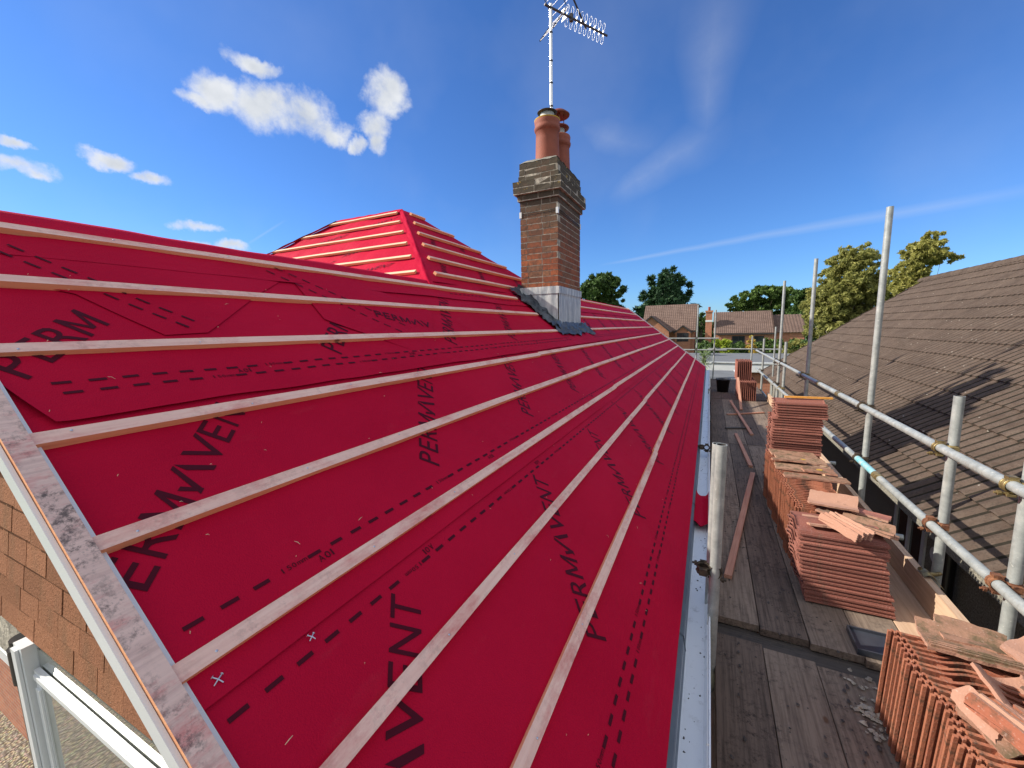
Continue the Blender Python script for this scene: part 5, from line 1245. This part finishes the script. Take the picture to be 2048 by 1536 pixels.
bm = MB(); bm.box((cl.x, YH+.6, GZ), (cr.x, YH+1.6, cl.z)); bm.box((cl.x-.08, YH+.52, cl.z), (cr.x+.08, YH+1.68, cl.z+.25)); ch2 = bm.build('chimney', M_fbrick, h2)
bm = MB(); bm.tube(((cl.x+cr.x)/2, YH+1.1, cl.z+.25), ((cl.x+cr.x)/2, YH+1.1, cl.z+.75), .16, 12); bm.build('chimney_pot', M_terra, ch2)
bm = MB(); bm.box((cl.x-.02, YH+.57, cl.z-1.3), (cr.x+.02, YH+.6, cl.z-1.05)); bm.build('lead_band', M_white, ch2)
for px0, px1 in ((1464, 1489), (1508, 1527)):
    p = px_at(px0, 672, YH); q = px_at(px1, 690, YH); fwin(h2, p.x, q.x, q.z, p.z, YH)
bm = MB(); bm.box((xl, YH-.38, zE-.18), (xr, YH-.30, zE-.02)); bm.build('gutter', M_dark, h2)
# gate / fence beyond the lawn
fe = MB(); x = .5
while x < 9.5: fe.box((x, 23.3, GZ), (x+.14, 23.33, GZ+1.7)); x += .15
fe.box((.5, 23.335, GZ+.4), (9.5, 23.38, GZ+.5)); fe.box((.5, 23.335, GZ+1.3), (9.5, 23.38, GZ+1.4)); tag(fe.build('garden_fence', M_board2), 'weathered close boarded fence behind the lawn', 'fence')

# ------------------------------------------------------------------ vegetation
def leaf(bm, c, r, m=0, flatten=1.0, d=None, asp=1.0):
    a = Vector((random.gauss(0, 1), random.gauss(0, 1), random.gauss(0, 1)*flatten)).normalized() if d is None else d
    b_ = a.orthogonal().normalized(); b_.rotate(Matrix.Rotation(random.uniform(0, 6.28), 3, a)); cc = a.cross(b_)
    a1 = b_*r*asp; c1 = cc*r*.6; bm.add([c-a1, c-c1*.9, c+a1, c+c1], [(0, 1, 2, 3)], m)
def tree(name, base, label, cat, H, crown, leafm, barkm, trunk_r=.35, nleaf=4500, lr=.25, group='trees beyond the roofs', limbs=9, clumps=60, squash=.8, asp=1.3, spike=0, hollow=.35, cr=1.0):
    """crown: list of ellipsoids (dx, dy, z, rx, ry, rz) relative to the foot of the trunk"""
    root = empty(name, base, label, cat, group); B = Vector(base); bm = MB(); ctr = Vector((0, 0, 0))
    top = Vector((crown[0][0]*.3, 0, H*.78)); pts = [B+Vector((.15*nz(i, 1, B.x), .15*nz(i, 2, B.x), 0))+top*(i/6) for i in range(7)]
    bm.path(pts, 1, 9, rs=[trunk_r*(1-.13*i) for i in range(7)])
    cl = []
    tot = sum(c[3]*c[4]*c[5] for c in crown)
    for c in crown:
        for i in range(max(3, int(clumps*c[3]*c[4]*c[5]/tot))):
            v = Vector((random.gauss(0, 1), random.gauss(0, 1), random.gauss(0, 1))).normalized()*random.uniform(hollow, 1)**.6
            cl.append((B+Vector((c[0]+v.x*c[3], c[1]+v.y*c[4], c[2]+v.z*c[5])), cr*random.uniform(.16, .30)*(c[3]+c[5])*.5))
    for i in range(limbs):
        t = random.choice(cl)[0]; p0 = pts[random.randint(2, 5)]; mid_ = p0.lerp(t, .5)+Vector((0, 0, random.uniform(-.3, .5))); bm.path([p0, mid_, t], 1, 6, rs=[trunk_r*.32, trunk_r*.2, trunk_r*.05])
    bm.build('trunk', barkm, root)
    lf = MB(); per = nleaf//len(cl)
    for c, r in cl:
        for i in range(per):
            v = Vector((random.gauss(0, 1), random.gauss(0, 1), random.gauss(0, 1))); v.normalize(); v *= r*random.uniform(.3, 1.12); v.z *= squash
            d = None
            if spike: 
                out_ = (c-B-Vector((0, 0, crown[0][2]))); out_.z *= .3; out_ = out_.normalized() if out_.length > .1 else Vector((1, 0, 0)); v += out_*random.uniform(0, r*spike)
            leaf(lf, c+v, lr*random.uniform(.6, 1.3), 0, asp=asp)
    lf.build('crown', leafm, root); return root
def base_px(x, Y): p = px_at(x, 700, Y); return (p.x, Y, GZ)
def zpx(x, y, Y): return px_at(x, y, Y).z-GZ
def scl(Y): return Y/ (F_PX*fw.y)*1.13   # metres per pixel roughly at that distance
Y = 80; u_ = .0  # oak behind the chimney
def mpp(x, Y): return (px_at(x+10, 650, Y).x-px_at(x, 650, Y).x)/10
u_ = mpp(1200, 75)
tree('oak_tree', base_px(1196, 75), 'dark rounded oak directly right of the brick chimney', 'tree', zpx(1200, 540, 75), [(0, 0, zpx(1190, 578, 75), 34*u_, 5, 34*u_), (18*u_, 0, zpx(1210, 585, 75), 32*u_, 4, 30*u_), (-26*u_, 0, zpx(1170, 590, 75), 28*u_, 4, 34*u_), (36*u_, 0, zpx(1232, 606, 75), 22*u_, 3, 14*u_), (0, 0, zpx(1196, 630, 75), 52*u_, 4, 24*u_)], M_leaf_dark, M_bark, nleaf=20000, lr=.30, clumps=260, cr=.8)
u_ = mpp(1328, 85); cz = [(0, 0, zpx(1315, 552, 85), 10*u_, 2, 17*u_)]
for i in range(7): w = 14+8*i; cz.append(((4+2*sin(i*2))*u_, 0, zpx(1322, 560+11*i, 85), w*u_, 4.5, 10*u_))
for i, (xx, yy) in enumerate(((1345, 548), (1358, 558), (1300, 560), (1370, 580), (1287, 590))): cz.append(((xx-1326)*u_, 0, zpx(xx, yy, 85), 7*u_, 2, 12*u_))
tree('conifer_tree', base_px(1326, 85), 'dark pointed cypress behind the left far house', 'tree', zpx(1320, 545, 85), cz, M_leaf_con, M_bark, nleaf=18000, lr=.36, clumps=220, spike=.9, asp=2.2, hollow=.5, squash=.55)
u_ = mpp(1520, 90)
tree('oak_tree', base_px(1518, 90), 'broad spreading green oak behind the right far house', 'tree', zpx(1520, 575, 90), [(10*u_, 0, zpx(1525, 590, 90), 42*u_, 5, 20*u_), (-32*u_, 0, zpx(1485, 600, 90), 30*u_, 5, 20*u_), (-52*u_, 0, zpx(1462, 612, 90), 26*u_, 4, 12*u_), (40*u_, 0, zpx(1560, 596, 90), 26*u_, 4, 24*u_), (0, 0, zpx(1518, 622, 90), 70*u_, 4, 16*u_)], M_leaf_oak, M_bark, nleaf=20000, lr=.32, clumps=260, cr=.75, squash=.5, hollow=.5)
u_ = mpp(1600, 80)
tree('oak_tree', base_px(1604, 80), 'dark tree between the spreading oak and the pale willow', 'tree', zpx(1604, 572, 80), [(0, 0, zpx(1604, 595, 80), 24*u_, 4, 22*u_), (0, 0, zpx(1600, 630, 80), 30*u_, 4, 30*u_)], M_leaf_dark, M_bark, nleaf=7000, lr=.42, clumps=70)
u_ = mpp(1398, 80)
tree('oak_tree', base_px(1400, 80), 'small dark tree in the gap between the two far houses', 'tree', zpx(1400, 625, 80), [(0, 0, zpx(1402, 645, 80), 14*u_, 3, 20*u_)], M_leaf_dark, M_bark, nleaf=1500, lr=.28, clumps=20)
YW = 34; u_ = mpp(1690, YW)
tree('willow_tree', base_px(1690, YW), 'tall feathery olive green willow left of the tallest scaffold pole', 'tree', zpx(1690, 500, YW), [(-46*u_, 0, zpx(1640, 605, YW), 52*u_, 2, 62*u_), (-14*u_, 0, zpx(1676, 530, YW), 46*u_, 1.8, 42*u_), (14*u_, 0, zpx(1705, 520, YW), 40*u_, 1.8, 36*u_), (-4*u_, 0, zpx(1684, 565, YW), 68*u_, 2.2, 50*u_), (-30*u_, 0, zpx(1660, 610, YW), 56*u_, 2.2, 46*u_), (-40*u_, 0, zpx(1640, 655, YW), 50*u_, 2, 40*u_), (44*u_, 0, zpx(1736, 590, YW), 40*u_, 2, 70*u_), (20*u_, 0, zpx(1710, 650, YW), 66*u_, 2, 46*u_)], M_leaf_wil, M_birchbark, trunk_r=.16, nleaf=66000, lr=.075, clumps=1100, cr=.62, asp=1.9, limbs=30, hollow=.15)
YL = 27; u_ = mpp(1830, YL)
tree('acacia_tree', base_px(1825, YL), 'sunlit yellow green tree showing above the ridge of the neighbouring roof', 'tree', zpx(1830, 475, YL), [(0, 0, zpx(1828, 505, YL), 46*u_, 1.4, 28*u_), (12*u_, 0, zpx(1842, 478, YL), 22*u_, 1, 16*u_), (46*u_, 0, zpx(1872, 520, YL), 28*u_, 1.2, 13*u_), (-26*u_, 0, zpx(1800, 545, YL), 40*u_, 1.3, 32*u_), (-6*u_, 0, zpx(1820, 580, YL), 50*u_, 1.3, 34*u_)], M_leaf_yel, M_bark, trunk_r=.08, nleaf=22000, lr=.075, clumps=300, cr=.7, asp=1.6, limbs=8, hollow=.3)
def bush(cx, cy, Y, w, h, label, lm, n=1500, lr=.12, name='shrub', cat='shrub'):
    u_ = mpp(cx, Y); tree(name, base_px(cx, Y), label, cat, zpx(cx, cy, Y), [(0, 0, zpx(cx, cy, Y), w*u_, 1.4, h*u_), (-.4*w*u_, 0, zpx(cx, cy+.3*h, Y), w*.6*u_, 1.2, h*u_), (.4*w*u_, 0, zpx(cx, cy+.35*h, Y), w*.6*u_, 1.2, h*u_), (0, 0, 2.4, w*u_, 1.2, 2.3)], lm, M_bark, trunk_r=.08, nleaf=n, lr=lr, clumps=40, group='shrubs behind the garage', limbs=6)
bush(1448, 686, 36, 26, 16, 'bright yellow green shrub behind the scaffold corner', M_leaf_yg, 3200, .11)
bush(1503, 684, 37, 12, 16, 'slender orange tinted shrub before the right far house', M_leaf_or, 1600, .10)
bush(1480, 696, 40, 18, 12, 'dark green shrub between the yellow and the orange shrubs', M_leaf_hedge, 1600, .14)
bush(1546, 686, 38, 22, 18, 'mid green shrub right of the orange tinted shrub', M_leaf_oak, 2200, .13)
bush(1590, 690, 33, 34, 22, 'olive green shrub below the willow', M_leaf_wil, 2600, .11)
bush(1412, 700, 30, 10, 20, 'dark green shrub behind the two far scaffold poles', M_leaf_hedge, 1500, .11)
pm = empty('palm_plant', (px_at(1408, 720, 19).x, 19, GZ), 'spiky pale cordyline plant beyond the far gable corner', 'plant'); lf = MB(); hd = px_at(1408, 712, 19)
for i in range(120):
    a = random.uniform(0, 6.28); e = random.uniform(-.5, 1.3); L = random.uniform(.35, .6); d = Vector((cos(a)*cos(e), sin(a)*cos(e), sin(e))); s_ = d.cross(Vector((0, 0, 1))).normalized()*.018
    p0 = Vector(hd)+Vector((0, 0, random.uniform(-.5, .15))); p1 = p0+d*L*.6; p2 = p0+d*L+Vector((0, 0, -.12*L)); lf.add([p0-s_, p0+s_, p1+s_, p1-s_, p2], [(0, 1, 2, 3), (3, 2, 4)])
lf.build('leaves', M_leaf_palm, pm); bm = MB(); bm.path([(hd.x, 19, GZ), (hd.x+.05, 19, GZ+2), (hd.x, 19, hd.z)], .07, 8); bm.build('trunk', M_bark, pm)
bm = MB()
xa, xb = px_at(1396, 700, 43).x, px_at(1612, 700, 43).x
for i in range(9000):
    x = random.uniform(xa, xb); ht = zpx(1500, 684, 43)+.5*nz(x*.5, 3)+.35*nz(x*1.7, 8); leaf(bm, Vector((x, 43+random.uniform(-.7, .7), GZ+random.random()**.5*ht)), .15)
tag(bm.build('garden_hedge', M_leaf_hedge), 'long tall green hedge in front of the two far houses', 'hedge')
# hedge mass in the distance
bm = MB()
for i in range(9000):
    x = random.uniform(-60, 60); h = 2.2+1.2*nz(x*.15, 4)+.5*nz(x*.9, 2); z = GZ+random.random()**.7*h; leaf(bm, Vector((x, 55+random.uniform(-.8, .8), z)), .32)
tag(bm.build('far_hedge', M_leaf_hedge), kind='stuff')
bm = MB()
for i in range(12000):
    x = random.uniform(-150, 170); h = 7.2+1.5*nz(x*.06, 4)+1.0*nz(x*.3, 2); z = GZ+random.random()**.6*h; leaf(bm, Vector((x, 125+random.uniform(-2, 2), z)), .9)
tag(bm.build('far_woods', M_leaf_dark), kind='stuff')
